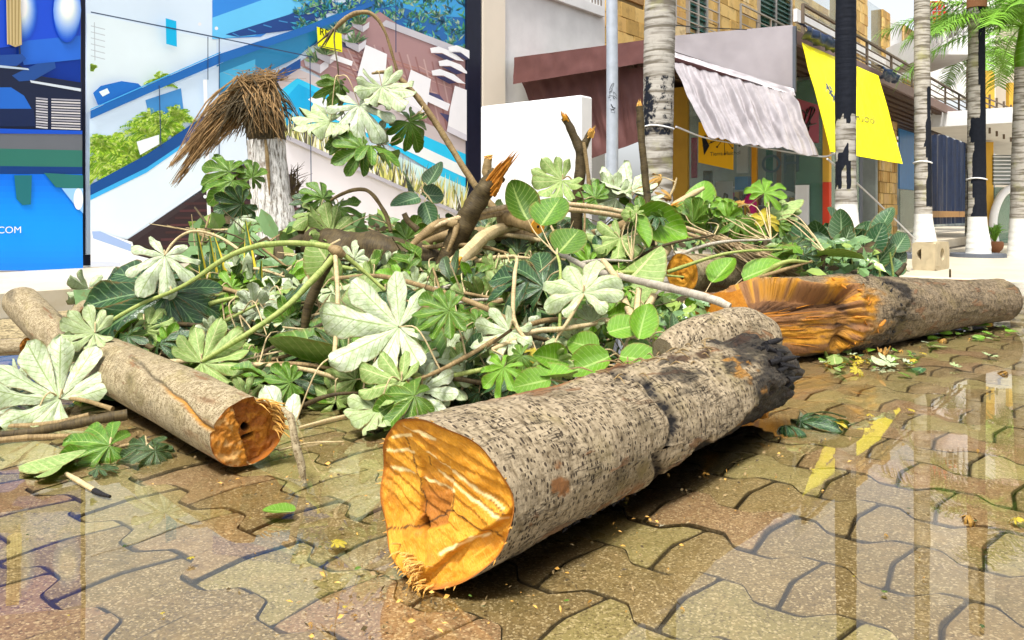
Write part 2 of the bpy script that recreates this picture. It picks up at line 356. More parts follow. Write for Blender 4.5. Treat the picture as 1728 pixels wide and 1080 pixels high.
# ---- buildings
M['plaster'] = flat('white_plaster', (.72, .715, .70), .7, .14, 2.5, bump=.15)
M['cream'] = flat('cream_plaster', (.74, .66, .54), .7, .06, 2)
M['maroon'] = flat('maroon_canvas', (.135, .058, .052), .55, .25, 4, bump=.2)
M['grey_canvas'] = flat('grey_mauve_canvas', (.36, .325, .335), .5, .25, 1.5, bump=.15)
M['silver_canvas'] = flat('silver_canvas', (.38, .35, .36), .36, .3, 5, .2, bump=.15)
M['maroon_dark'] = flat('dark_maroon_trim', (.09, .04, .04), .6)
M['yellow'] = flat('yellow_banner_cloth', (.86, .76, .0), .5, .05, 3)
M['sign_yellow'] = flat('sign_yellow_paint', (.80, .42, .005), .5, .05, 3)
M['navy'] = flat('navy_tarpaulin', (.015, .030, .075), .35, .4, 7, bump=.4)
M['black_frame'] = flat('navy_black_frame', (.012, .014, .030), .35, .2)
M['ink_blue'] = flat('blue_ink', (.03, .06, .20), .5); M['ink_dark'] = flat('dark_ink', (.06, .06, .03), .5); M['ink_black'] = flat('black_ink', (.012, .011, .012), .5)
t = NT('ochre_stone'); p = t.geo(); w = t.sep(t.wear()); n = t.noise(p, 6, 6, .65)
c = t.ramp(w[0], [(0, (.40, .24, .055)), (.3, (.60, .38, .11)), (.6, (.72, .50, .18)), (.85, (.50, .27, .06)), (1, (.78, .62, .34))]); c = t.mix(t.rng(n, .5, .75, 0, .7), c, (.20, .115, .03))
t.set(Base_Color=c, Roughness=.7); t.bump(n, .5, .01); M['stone'] = t.mat
M['mortar'] = flat('mortar', (.24, .17, .08), .8)
M['steel'] = flat('brushed_steel', (.42, .40, .38), .35, .1, 8, .7); M['bronze'] = flat('bronze_rail', (.16, .12, .085), .45, .2, 8, .3)
M['pergola'] = flat('brown_timber', (.085, .05, .035), .55, .3, 12, bump=.3); M['fascia'] = flat('mauve_fascia', (.22, .15, .14), .5, .15, 5)
M['teal'] = flat('teal_louvre', (.01, .17, .15), .3, .35, 5)
t = NT('window_glass'); t.set(Base_Color=t.mix(t.noise(t.geo(), 1.1, 4), (.10, .22, .20), (.42, .56, .52)), Roughness=.04, Specular_IOR_Level=.6, Alpha=.20); M['glass'] = t.mat
t = NT('green_glass'); t.set(Base_Color=t.mix(t.noise(t.geo(), 1.6, 4), (.05, .16, .12), (.20, .36, .26)), Roughness=.05, Alpha=.6); M['glass_g'] = t.mat
M['pole'] = flat('galvanised_pole', (.46, .50, .55), .4, .18, 14, .35)
M['dark_in'] = flat('dim_interior', (.34, .37, .34), .8, .6, 1.5); M['wine'] = flat('wine_valance', (.18, .012, .035), .6)
M['ochre_paint'] = flat('ochre_paint', (.62, .36, .05), .6, .15, 3); M['orange_paint'] = flat('orange_paint', (.74, .34, .02), .5); M['red_paint'] = flat('red_paint', (.55, .05, .02), .5)
M['blue_panel'] = flat('blue_panel', (.01, .22, .62), .4, .1); M['wood_panel'] = flat('timber_panel', (.36, .20, .07), .5, .3, 9)
M['concrete'] = flat('cast_concrete', (.46, .38, .24), .8, .25, 9, bump=.4); M['grey_dark'] = flat('dark_grey_plinth', (.10, .11, .13), .6)
M['rope'] = flat('pale_rope', (.66, .66, .66), .7); M['wire'] = flat('black_wire', (.02, .02, .02), .6)
M['white'] = flat('white_paint', (.82, .82, .82), .5, .04); M['red_cloth'] = flat('red_cloth', (.55, .04, .03), .6); M['magenta'] = flat('magenta_cloth', (.5, .02, .16), .6)
M['brown_wood'] = flat('dark_carved_wood', (.10, .035, .02), .5, .4, 20); M['grey_cloth'] = flat('slate_cloth', (.09, .13, .15), .6, .2)
M['terracotta'] = flat('terracotta', (.30, .13, .06), .7)
M['palm_leaf'] = flat('palm_leaflet', (.17, .36, .035), .4, .4, 3)
# ================================================================== SETTING
def sheet(name, pts, m, kind='structure'):
    mb = MB(); mb.poly([Vector(p) for p in pts]); return tag(mb.build(name, m, smooth=False), kind=kind)
sheet('ground', [(-250, -60, -.0165), (250, -60, -.0165), (250, 400, -.0165), (-250, 400, -.0165)], M['joint'])
road = bpy.data.objects['ground']
# interlocking wavy pavers
PL, PP, PA = .262, .205, .026
def paver_outline():
    e = .020; a = PA; h = PP/2; g = .0013
    ys = (-.5, -.335, -.165, .165, .335, .5); sg = (a, a, -a, -a, a, a)
    right = [(h+s-g, y*PL) for y, s in zip(ys, sg)]; left = [(-h-s+g, y*PL) for y, s in zip(ys, sg)][::-1]
    right[0] = (right[0][0], right[0][1]+g); right[-1] = (right[-1][0], right[-1][1]-g); left[0] = (left[0][0], left[0][1]-g); left[-1] = (left[-1][0], left[-1][1]+g)
    o = right[:]+[(0, PL/2-g+e)]+left+[(0, -PL/2+g+e)]; q = []
    for a, b in zip(o, o[1:]+o[:1]):
        for f in (.10, .90): q.append((a[0]*(1-f)+b[0]*f, a[1]*(1-f)+b[1]*f))
    return q
POUT = paver_outline()
def paver_mesh(mb, M4, tint, seed):
    rr = random.Random(seed); n = len(POUT); rings = []
    for k, (ins, z, dirt) in enumerate(((0, -.02, 1), (0, -.0055, 1), (.0035, -.001, .85), (.0065, .0, 0))):
        ring = []
        for x, y in POUT:
            L = math.hypot(x, y); f = 1-ins/L; j = .0012
            ring.append(mb.vert(M4 @ Vector((x*f+rr.uniform(-j, j), y*f+rr.uniform(-j, j), z+(rr.uniform(-.0008, .0008) if k else 0))), (x, y), (tint, dirt, 0)))
        rings.append(ring)
    for a, b in zip(rings, rings[1:]):
        for k in range(n): mb.face((a[k], a[(k+1) % n], b[(k+1) % n], b[k]))
    c = mb.vert(M4 @ Vector((0, 0, rr.uniform(-.0005, .0012))), (0, 0), (tint, 0, 0))
    for k in range(n): mb.face((rings[-1][k], rings[-1][(k+1) % n], c))
pv_meshes = []
for i in range(5):
    mb = MB(); paver_mesh(mb, Matrix.Identity(4), 0, i); o = mb.build('paver', M['paver'], smooth=False); pv_meshes.append(o.data); bpy.data.objects.remove(o)
def terrain(x, y):
    t = -.0095+.006*nz((x, y, 0), .9, 3)+.004*nz((x, y, 0), 2.3, 9)
    t += .005*math.exp(-((x-1.0)**2/.55+(y-2.3)**2/.55)); t -= .004*math.exp(-((x+.8)**2/.9+(y-1.5)**2/.5))
    return t
cells = []
for i in range(-60, 60):
    for j in range(-60, 60):
        c = V*(j*PL+(PL/2 if i % 2 else 0))+U*(i*PP)+Vector((.4, 3, 0)); x, y = c.x, c.y
        if y < .75 or y > 11 or abs(x) > .64*y+.5: continue
        rel = c-C0
        if rel.dot(V) > 2.0 and y > 5: continue
        if rel.dot(U) > -.55: continue
        px, py = CX+F*x/y, YH+F*HC/y; vis = -60 < px < 1790 and py < 1110
        cells.append((0 if vis else 1, y+abs(x)*.2, x, y))
cells.sort(); PR = random.Random(3); far = MB()
for k, (nv, d, x, y) in enumerate(cells):
    tilt = Matrix.Rotation(PR.gauss(0, .0032), 4, 'X') @ Matrix.Rotation(PR.gauss(0, .0032), 4, 'Y')
    m4 = Matrix.Translation((x, y, terrain(x, y)+PR.gauss(0, .0012))) @ Matrix.Rotation(math.atan2(V.y, V.x)-math.pi/2, 4, 'Z') @ tilt
    if k < 298: inst('paver', pv_meshes[k % 5], m4, road)
    else: paver_mesh(far, m4, PR.random(), k)
tag(far.build('pavers', M['paver_far'], road, smooth=False), kind='stuff')
mb = MB(); mb.poly([(-14, .3, 0), (16, .3, 0), (16, 14, 0), (-14, 14, 0)]); tag(mb.build('water', M['water'], smooth=False), kind='structure')

VH, VK = 4.68, 2.41                       # hoarding line, kerb line
def slab(name, u0, u1, v0, v1, z0, z1, m, parent=None, bev=.02):
    mb = MB(); mb.box(UV((u0+u1)/2, (v0+v1)/2, (z0+z1)/2), U*(u1-u0)/2, V*(v1-v0)/2, ZZ*(z1-z0)/2, bev=bev)
    return mb.build(name, m, parent, smooth=False)
tag(slab('pavement', -30, -.4, VK+.15, VH+6, -.1, .17, M['pale']), kind='structure')
kb = tag(slab('kerb', -13.2, -.4, VK+.01, VK+.13, -.1, .10, M['mortar']), kind='structure')
for k in range(14):                         # kerbstones, one metre each
    u0 = -13.2+k*.92; slab('kerbstone', u0, u0+.905, VK, VK+.143, -.1, .172+PR.gauss(0, .003), M['pale'], kb, .012)
mb = MB()                                   # gravel strip of the tree pits, in front of the kerb
def gravel(i, j):
    p = UV(-14+i*.12, VK-.02-j*.11); z = .012+.03*fbm(p, 3, 2)+.03*(1-abs(j-5)/5.5); return (Vector((p.x, p.y, z if 0 < j < 10 else -.03)),)
mb.grid(gravel, 105, 11); tag(mb.build('gravel', M['gravel']), kind='structure')
tag(slab('plaza', -.4, 40, -9, -.3, -.1, .012, M['pale']), kind='structure')

# ------------------------------------------------------------------ the printed hoarding
print_mats = {}
def pm(c):
    c = tuple(round(x, 3) for x in c)
    if c not in print_mats: print_mats[c] = flat('print_ink_%d' % len(print_mats), tuple(min(.9, x**.92*1.08) for x in c), .3, .07, 1.5, spec=.35)
    return print_mats[c]
class Print:
    """flat print: inked shapes lying on the panel, each sheet a fraction of a millimetre over the one before"""
    def __init__(s, v, lo, hi): s.lo, s.hi = lo, hi; s.v = v; s.k = 1; s.mb = MB(); s.ms = []
    def ink(s, c):
        m = pm(c)
        if m not in s.ms: s.ms.append(m)
        return s.ms.index(m)
    def shape(s, c, pts, up=True):
        pts = [(min(max(x, s.lo), s.hi), y) for x, y in pts]
        off = -V*(s.k*.0009); q = [on_v(x, y, s.v)+off for x, y in pts]
        ar = sum((pts[i][0]*pts[(i+1) % len(pts)][1]-pts[(i+1) % len(pts)][0]*pts[i][1]) for i in range(len(pts)))
        s.mb.poly(q if ar < 0 else q[::-1], s.ink(c))
        if up: s.k += 1
    def line(s, c, a, b, w): 
        dx, dy = b[0]-a[0], b[1]-a[1]; L = math.hypot(dx, dy); nx, ny = -dy/L*w/2, dx/L*w/2
        s.shape(c, [(a[0]+nx, a[1]+ny), (b[0]+nx, b[1]+ny), (b[0]-nx, b[1]-ny), (a[0]-nx, a[1]-ny)], False)
    def ell(s, c, x, y, a, b, n=20, up=True): s.shape(c, [(x+a*math.cos(2*math.pi*i/n), y+b*math.sin(2*math.pi*i/n)) for i in range(n)], up)
    def blades(s, cs, x, y, n, L, spread, rr, base=-90, w=2.2):
        for i in range(n):
            a = rad(base+rr.uniform(-spread, spread)); l = L*rr.uniform(.5, 1); bx = x+rr.uniform(-4, 4); w_ = w*rr.uniform(.6, 1.2)
            tx, ty = bx+l*math.cos(a), y+l*math.sin(a); nx, ny = -math.sin(a)*w_, math.cos(a)*w_; mx_, my_ = bx+.5*l*math.cos(a), y+.5*l*math.sin(a)
            s.shape(rr.choice(cs), [(bx, y), (mx_+nx, my_+ny), (tx, ty), (mx_-nx, my_-ny)], False)
        s.k += 1
    def fronds(s, cs, x, y, n, L, rr):
        for i in range(n):
            a = rad(rr.uniform(-175, -5)); l = L*rr.uniform(.6, 1); k = 12
            for j in range(k):
                q = j/k; cx, cy = x+l*q*math.cos(a), y+l*q*math.sin(a)+l*.45*q*q
                for sd in (-1, 1):
                    b = a+sd*rad(50); ll = l*.34*(1-q*.7); s.shape(rr.choice(cs), [(cx, cy), (cx+ll*.5*math.cos(b)+2, cy+ll*.5*math.sin(b)), (cx+ll*math.cos(b), cy+ll*math.sin(b)+ll*.4), (cx+ll*.5*math.cos(b)-2, cy+ll*.5*math.sin(b)+2)], False)
        s.k += 1
h0 = on_v(-40, 480, VH); h1 = on_v(811, 480, VH)
ho = thing('hoarding', Vector((h0.x, h0.y, .17)), 'tall printed hoarding with blue pool and terrace pictures behind the branch pile', 'hoarding')
def vpanel(name, m, parent, xa, xb, zb, zt, v, th, bev=.004):
    a, b = on_v(xa, 400, v), on_v(xb, 400, v); a.z = b.z = 0; mb = MB()
    mb.box((a+b)/2+V*th/2+ZZ*(zb+zt)/2, (b-a)/2, V*th/2, ZZ*(zt-zb)/2, bev=bev); return mb.build(name, m, parent, smooth=False)
HT = 5.2
m_nav, m_pal = flat('printed_panel_blue', (.004, .035, .30), .2, .1, 2), flat('printed_panel_pale', (.58, .70, .90), .4, .05, 2, spec=.2)
pa = vpanel('panel', m_nav, ho, -420, 136.5, .30, HT, VH, .03); pb = vpanel('panel', m_pal, ho, 145, 791, .30, HT, VH, .03)
hb = on_v(790, 300, VH); vpanel('frame', M['black_frame'], ho, 788, 812, .19, HT+.1, VH-.05, .12); vpanel('frame', M['black_frame'], ho, 137.5, 144, .19, HT+.05, VH+.004, .03)
vpanel('sill', M['black_frame'], ho, -420, 787, .19, .298, VH-.012, .06)
rr = random.Random(5); pr = Print(VH-.001, -400, 136)
NAV = (.003, .03, .33); S = pr.shape
S((.004, .05, .56), [(-60, -60), (136, -60), (136, 60), (-60, 90)]); S((.012, .11, .60), [(30, 70), (136, 60), (136, 100), (40, 110)])
for cx, w in ((36, 22), (112, 26)):
    for k in range(14): q_ = k/13; pr.ell((.004+.85*q_**2, .06+.84*q_**1.4, .56+.40*q_**.8), cx, 20-k*.6, min(w*(1.25-q_*.85), 135.5-cx), 52-q_*34)
S((.46, .34, .14), [(8, -40), (30, -40), (34, 30), (35, 76), (24, 80), (10, 74)])
for k in range(9): pr.line((.28, .19, .06) if k % 2 else (.62, .5, .25), (9+k*3, -30), (11+k*2.6, 76), 1.2)
pr.k += 1; pr.line((.01, .02, .06), (31, 78), (32, 100), 3); pr.k += 1
S((.004, .008, .03), [(-60, 110), (30, 110), (60, 128), (136, 140), (136, 222), (-60, 222)]); S((.008, .05, .24), [(18, 128), (60, 108), (90, 105), (92, 115), (55, 136), (30, 138)]); S((.008, .05, .26), [(-60, 96), (35, 92), (42, 100), (26, 112), (-60, 112)])
S((.40, .50, .62), [(-60, 104), (45, 116), (47, 119), (-60, 110)]); S((.55, .62, .70), [(48, 136), (134, 150), (134, 155), (50, 140)])
S((.008, .10, .50), [(-60, 148), (16, 148), (38, 162), (52, 186), (-60, 186)]); S((.003, .01, .05), [(-60, 184), (54, 184), (58, 214), (-60, 214)])
for k in range(12): pr.line((.52, .52, .56) if k % 2 else (.30, .30, .36), (58, 166+k*4.4), (78, 168+k*4.4), 2.6); pr.line((.62, .6, .6) if k % 2 else (.34, .34, .4), (84, 168+k*4.4), (133, 170+k*4.4), 2.4)
pr.k += 1
S((.10, .11, .13), [(-60, 226), (136, 226), (136, 254), (-60, 250)]); S((.02, .13, .10), [(-60, 250), (136, 254), (136, 282), (-60, 280)]); S((.003, .03, .16), [(-60, 280), (136, 282), (136, 294), (-60, 294)])
S((.004, .06, .50), [(-60, 216), (136, 221), (136, 227), (-60, 225)])
for k in range(16): q_ = math.sin(k/15*2.6); S((.002, .12+.12*q_, .70+.20*q_), [(-60, 294+k*10), (136, 294+k*10), (136, 306+k*10), (-60, 306+k*10)])
S((.015, .13, .12), [(70, 292), (136, 296), (136, 330), (112, 318), (90, 316)]); S((.01, .12, .14), [(20, 296), (50, 296), (48, 345), (34, 346), (24, 336)])
S((.25, .5, .85), [(100, 318), (136, 318), (136, 360), (122, 346)]); pr.ell((.85, .93, 1), 128, 336, 8, 18)
pr.mb.build('print', pr.ms, pa, smooth=False)
ctr = on_v(-9, 393.5, VH); text_part('COM', 'lettering', M['white'], pa, ctr-V*(pr.k*.0009+.004), U, ZZ, .088)

pr = Print(VH-.001, 146, 788); S = pr.shape
S((.58, .70, .90), [(145, -60), (790, -60), (790, 450), (145, 450)])
S((.66, .77, .95), [(145, 22), (365, 68), (365, 130), (145, 190)])
S((.02, .20, .66), [(358, 0), (560, -60), (640, -60), (440, 62), (358, 66)]); S((.10, .48, .90), [(358, 30), (470, -10), (540, -40), (560, -20), (430, 60), (358, 66)]); S((.006, .04, .20), [(380, 58), (560, 2), (580, 8), (500, 50), (400, 62)])
for k in range(7): pr.line((.03, .2, .5), (392+k*26, 56-k*7), (404+k*27, 62-k*8), 2)
pr.k += 1
S((.01, .10, .34), [(500, 60), (560, 30), (660, -60), (790, -60), (790, 92), (690, 60), (620, 30), (510, 86)]); S((.03, .28, .62), [(640, 0), (700, -40), (788, -40), (788, 30), (720, 26)])
for i in range(420):
    x = rr.uniform(500, 788); y = rr.uniform(-34, 84) if x > 640 else rr.uniform(-34, 60)
    if 560 < x < 700 and y > 84-abs(x-560)*.3: continue
    pr.blades([(.02, .14, .12), (.05, .24, .10), (.12, .36, .14), (.02, .18, .34), (.28, .42, .28), (.01, .06, .12), (.03, .30, .46)], x, y+8, 3, 17, 80, rr)
    pr.k -= 1
pr.k += 2
S((.012, .17, .36), [(365, 110), (500, 50), (570, 22), (572, 34), (500, 98), (366, 160)]); S((.05, .36, .62), [(368, 124), (430, 100), (430, 128), (368, 152)])
S((.34, .19, .19), [(500, 108), (590, 46), (640, 20), (700, 62), (790, 98), (790, 240), (690, 196), (600, 160)])
for k in range(40): q_ = rr.uniform(0, 1); x_ = 540+rr.uniform(0, 240); pr.line(rr.choice([(.42, .20, .17), (.24, .09, .08), (.50, .30, .26), (.36, .16, .13)]), (x_, 60+(x_-540)*.30+q_*60), (x_+rr.uniform(30, 60), 78+(x_-540)*.30+q_*60), rr.uniform(1, 3))
pr.k += 1
for k in range(16): pr.line((.46, .30, .28) if k % 2 else (.26, .12, .11), (560+k*14, 56+k*4), (610+k*12, 150+k*6), 2.5)
pr.k += 1
for x, y in ((560, 60), (600, 120), (640, 168), (740, 190), (700, 150)): S((.07, .07, .16), [(x, y), (x+40, y+10), (x+52, y+26), (x+18, y+20)])
S((.48, .46, .50), [(640, 42), (650, 34), (790, 86), (790, 98)])
S((.52, .45, .45), [(462, 138), (500, 116), (790, 238), (790, 262), (500, 142), (476, 160)])       # pool coping
S((.02, .50, .84), [(462, 160), (500, 132), (640, 196), (790, 262), (790, 326), (640, 236), (496, 208), (478, 212)]); S((.004, .36, .72), [(478, 168), (502, 142), (560, 172), (520, 206), (482, 212)])
S((.78, .86, .92), [(518, 168), (530, 160), (600, 190), (640, 214), (790, 284), (790, 302), (640, 234), (560, 200)]); S((.60, .82, .90), [(640, 250), (790, 318), (790, 352), (700, 320)])
S((.70, .66, .68), [(480, 222), (560, 256), (776, 360), (770, 450), (500, 450), (478, 400)])
for q, (x, y, s) in enumerate(((510, 98, 28), (556, 50, 24), (590, 36, 20), (530, 86, 24), (578, 66, 24))):
    S((.36, .34, .38), [(x, y), (x+s, y+s*.42), (x+s, y+s*.95), (x+3, y+s*.5)]); S((.55, .53, .57), [(x+s, y+s*.42), (x+s*1.55, y+s*.05), (x+s*1.5, y+s*.55), (x+s, y+s*.95)]); pr.blades([(.10, .22, .08), (.22, .34, .14), (.45, .50, .30), (.03, .12, .05)], x+s*.7, y+s*.3, 26, s*1.1, 75, rr)
WH = (.80, .79, .82)
S(WH, [(614, 76), (650, 92), (646, 140), (600, 128)]); S((.68, .66, .70), [(600, 128), (646, 140), (660, 160), (610, 158)]); S(WH, [(690, 118), (724, 134), (716, 190), (676, 170)]); S((.70, .68, .72), [(676, 170), (716, 190), (700, 206), (660, 186)])
S(WH, [(560, 92), (592, 104), (590, 112), (554, 100)]); S(WH, [(720, 160), (756, 176), (752, 188), (718, 172)])
S(WH, [(764, 145), (790, 154), (790, 232), (752, 214), (756, 182)]); S((.62, .60, .66), [(752, 212), (790, 230), (790, 240), (750, 222)])
for x, y in ((722, 82), (736, 104), (724, 120), (752, 80)):
    S((.80, .80, .84), [(x, y), (x+14, y-3), (x+38, y+6), (x+58, y+22), (x+44, y+20), (x+20, y+8), (x+2, y+8)]); S((.03, .03, .08), [(x+6, y+9), (x+22, y+10), (x+42, y+20), (x+30, y+22)])
for k in range(380):                                                              # yucca border
    q = rr.random(); x, y = 478+q*300, 232+q*128+rr.uniform(-4, 4)
    c = rr.choice([(.62, .60, .16), (.75, .72, .45), (.20, .22, .06), (.08, .07, .05), (.50, .46, .12), (.84, .82, .70)]); a = rad(-90+rr.uniform(-18, 18)); L = rr.uniform(24, 58); w = rr.uniform(1.2, 2.6)
    pr.shape(c, [(x-w, y), (x+L*math.cos(a), y+L*math.sin(a)), (x+w, y)], False)
    if k % 30 == 0: pr.k += 1
pr.k += 1
S((.40, .38, .42), [(478, 228), (780, 362), (780, 368), (478, 236)])
S((.52, .66, .90), [(146, 200), (365, 112), (365, 206), (146, 312)])
for c, pts in (((.006, .12, .50), [(152, 158), (165, 146), (200, 138), (228, 142), (236, 150), (196, 176), (160, 178)]),): S(c, pts)
S((.7, .8, .95), [(162, 156), (176, 150), (180, 158), (168, 164)]); S((.04, .22, .55), [(240, 170), (300, 150), (306, 200), (250, 215)])
G3 = [(.30, .55, .02), (.20, .42, .015), (.45, .66, .06), (.10, .26, .01), (.55, .70, .16)]
for x, y, L in ((160, 296, 60), (190, 292, 66), (222, 284, 60), (186, 250, 56), (236, 250, 54), (282, 228, 42), (250, 204, 40), (176, 276, 64), (210, 262, 70), (240, 228, 58), (268, 214, 52), (160, 250, 46), (200, 296, 50), (264, 140, 34), (290, 200, 40), (146, 120, 20)): pr.fronds(G3, x, y, 17, L, rr)
S((.74, .80, .90), [(224, 240), (262, 228), (262, 244), (230, 262)]); S((.62, .72, .92), [(145, 326), (372, 210), (372, 212), (420, 182), (420, 262), (330, 322), (210, 404), (145, 392)])
S((.62, .74, .93), [(145, 330), (345, 222), (345, 300), (210, 402), (145, 390)])
S((.004, .05, .22), [(145, 312), (240, 262), (365, 178), (470, 118), (500, 100), (500, 116), (470, 134), (366, 202), (240, 284), (145, 330)]); S((.03, .34, .72), [(145, 330), (240, 284), (300, 244), (300, 250), (240, 292), (145, 338)])
S((.006, .10, .38), [(145, 188), (250, 142), (365, 92), (520, 42), (620, 4), (620, 12), (520, 54), (365, 108), (250, 156), (145, 202)])
pr.line((.05, .35, .72), (145, 186), (365, 90), 2); pr.k += 1
S((.022, .012, .014), [(208, 404), (330, 324), (430, 262), (490, 300), (500, 450), (222, 450)]); S((.030, .02, .022), [(208, 404), (330, 324), (430, 262), (430, 270), (330, 334), (216, 410)])
for k in range(9): pr.line((.060, .020, .022) if k % 2 else (.04, .016, .016), (240+k*8, 440-k*12), (500, 436-k*12), 4)
pr.k += 1
S((.80, .84, .92), [(145, 388), (160, 390), (216, 408), (222, 430), (300, 450), (145, 450)]); S((.28, .40, .68), [(148, 390), (162, 390), (214, 412), (214, 424), (150, 402)]); S((.55, .60, .72), [(145, 440), (196, 442), (196, 449), (145, 449)])
S((.0, .38, .70), [(272, 33), (290, 38), (291, 81), (273, 76)])
for k in range(6): pr.line((.4, .45, .5), (146, 46+k*10), (170, 52+k*10), 1.3)
pr.line((.4, .45, .5), (152, 40), (153, 104), 1.4); pr.k += 1
DK = (.02, .04, .10)
for a, b, w in (((145, 23), (362, 66), 2.2), ((362, 66), (520, 98), 1.8), ((362, 66), (362, 440), 1.6), ((343, 64), (343, 136), 1.4), ((515, 96), (518, 420), 1.6), ((261, 146), (264, 250), 1.6), ((660, -40), (660, 90), 1.5)): pr.line(DK, a, b, w)
pr.k += 1
for a, b in (((338, 136), (345, 370)), ((372, 322), (376, 370))): pr.line((.86, .86, .88), a, b, 6)
pr.k += 1
for x, y in ((338, 332), (368, 332), (329, 43), (357, 50)): pr.ell((.7, .72, .76), x, y, 3, 3, 10)
S((.92, .80, .0), [(526, 47), (568, 59), (569, 90), (528, 80)]); pr.k += 1
pr.line((.03, .03, .03), (530, 79), (567, 87), 1.3); pr.k += 1
KTXT = pr.k
for txt, x, y, s in (('RENTA', 530, 60, .155),):
    pass
pr.mb.build('print', pr.ms, pb, smooth=False)
a0, a1 = on_v(530, 60.5, VH), on_v(566, 71, VH)
text_part('RE', 'lettering', M['ink_black'], pb, a0-V*(KTXT*.0009+.003), (a1-a0).normalized(), ZZ, .135)
# ------------------------------------------------------------------ buildings
wa, wb = on_v(813, 400, VH), on_v(1021, 400, VH)
wb_ = thing('white_building', Vector((wa.x, wa.y, .17)), 'white plastered building between the printed hoarding and the brown awning', 'building')
vpanel('wall', M['plaster'], wb_, 813, 1021, .17, 5.05, VH, .4); vpanel('pilaster', M['cream'], wb_, 815, 853, .17, 5.3, VH-.06, .058)
cz = on_v(1020, 30, VH).z
vpanel('cornice', M['plaster'], wb_, 856, 1021, cz-.02, cz+.16, VH-.09, .088); vpanel('wall', M['plaster'], wb_, 856, 996, cz+.17, 6.4, VH, .4)
vpanel('window', M['glass'], wb_, 998, 1019, cz+.17, 5.9, VH+.06, .03)
for k in range(4): vpanel('window_bar', M['bronze'], wb_, 999+k*5, 1000.5+k*5, cz+.165, 5.9, VH-.01, .03)
mb = MB(); mb.box(UV(-2.19, 2.5, 1.06), U*.125, V*.80, ZZ*1.06, bev=.02)
bw = mb.build('low_wall', M['plaster'], smooth=False, loc=UV(-2.19, 2.5, 0)); tag(bw, 'plain white rendered wall block in front of the brown awning', 'wall')

# stone apartment building: an upper storey of rough stone tiles, glass louvres, rails
ab = thing('apartment_building', UV(3, VH, .17), 'ochre stone apartment block with teal louvre windows above the awnings', 'building')
def stone_face(v, xa, xb, z0, z1, holes=(), name='stone_tiles', parent=ab, tw=.42, th=.30):
    a, b = on_v(xa, 400, v), on_v(xb, 400, v); ua, ub = (a-C0).dot(U), (b-C0).dot(U); mb = MB(); z = z0; row = 0
    while z < z1-.02:
        u = ua-(row % 2)*tw*.5
        while u < ub:
            w = tw*rr.uniform(.7, 1.3); e0, e1 = max(u, ua), min(u+w, ub); zz1 = min(z+th, z1)
            if e1-e0 > .05 and not any(h[0] < (e0+e1)/2 < h[1] and h[2] < (z+zz1)/2 < h[3] for h in holes):
                mb.box(UV((e0+e1)/2, v-rr.uniform(.0, .02), (z+zz1)/2), U*((e1-e0)/2-.005), V*.03, ZZ*((zz1-z)/2-.005), col=(rr.random(), 0, 0), bev=.006)
            u += w
        z += th; row += 1
    o = mb.build(name, M['stone'], parent, smooth=False); tag(o, kind='stuff')
    mb = MB()
    for hs in [(ua, ub)]: mb.box(UV((ua+ub)/2, v+.17, (z0+z1)/2), U*(ub-ua)/2, V*.14, ZZ*(z1-z0)/2)
    return mb.build('wall', M['mortar'], parent, smooth=False)
def u_at(px, v): return (on_v(px, 400, v)-C0).dot(U)
wins = []
for xa, xb in ((1044, 1085), (1156, 1187), (1276, 1330)): wins.append((u_at(xa, VH), u_at(xb, VH), 5.0 if xa < 1060 else 4.75, 8.0))
stone_face(VH, 1021, 1420, 2.8, 7.2, wins)
for k, w in enumerate(wins):
    mb = MB(); mb.box(UV((w[0]+w[1])/2, VH-.0, (w[2]+7.2)/2), U*(w[1]-w[0])/2, V*.02, ZZ*(7.2-w[2])/2)
    o = mb.build('window', M['glass_g'] if k else M['wood_panel'], ab, smooth=False)
    if k:
        n = 18
        for q in range(n):
            mb = MB(); z = w[2]+.05+q*.13; mb.box(UV((w[0]+w[1])/2, VH-.05, z), U*((w[1]-w[0])/2-.04), V*.035+ZZ*.02, ZZ*.006); mb.build('louvre', M['teal'], o, smooth=False)
        mb = MB()
        for e in (w[0], (w[0]+w[1])/2, w[1]): mb.box(UV(e, VH-.06, (w[2]+7.2)/2), U*.035, V*.05, ZZ*(7.2-w[2])/2)
        mb.build('window_frame', M['steel'], o, smooth=False)
def railing(parent, u0, u1, v, z, h, nr, mat_, step=1.1, vdir=None):
    n = max(1, int(abs(u1-u0)/step))
    for k in range(n+1):
        mb = MB(); mb.box(UV(u0+(u1-u0)*k/n, v, z+h/2), U*.02, V*.02, ZZ*h/2); mb.build('rail_post', mat_, parent, smooth=False)
    for k in range(nr):
        mb = MB(); mb.box(UV((u0+u1)/2, v, z+h*(k+1)/nr), U*(u1-u0)/2, V*(.022 if k == nr-1 else .010), ZZ*(.018 if k == nr-1 else .010)); mb.build('rail', mat_, parent, smooth=False)
for xa, xb in ((1140, 1213), (1250, 1345)): railing(ab, u_at(xa, VH-.75), u_at(xb, VH-.75), VH-.75, 4.45, 1.1, 5, M['steel'], 1.6)
# terrace storey behind the pergola
stone_face(3.1, 1420, 1462, 3.15, 7, name='stone_tiles'); stone_face(3.1, 1488, 1500, 3.15, 7); stone_face(3.1, 1524, 1552, 3.15, 7, tw=.5, th=.4)
for xa, xb, m in ((1462, 1488, 'glass'), (1500, 1524, 'white'), (1345, 1420, 'glass')): vpanel('window', M[m], ab, xa, xb, 3.15, 7, 3.14, .05)
vpanel('lintel', M['plaster'], ab, 1345, 1552, 5.2, 5.5, 3.0, .09)

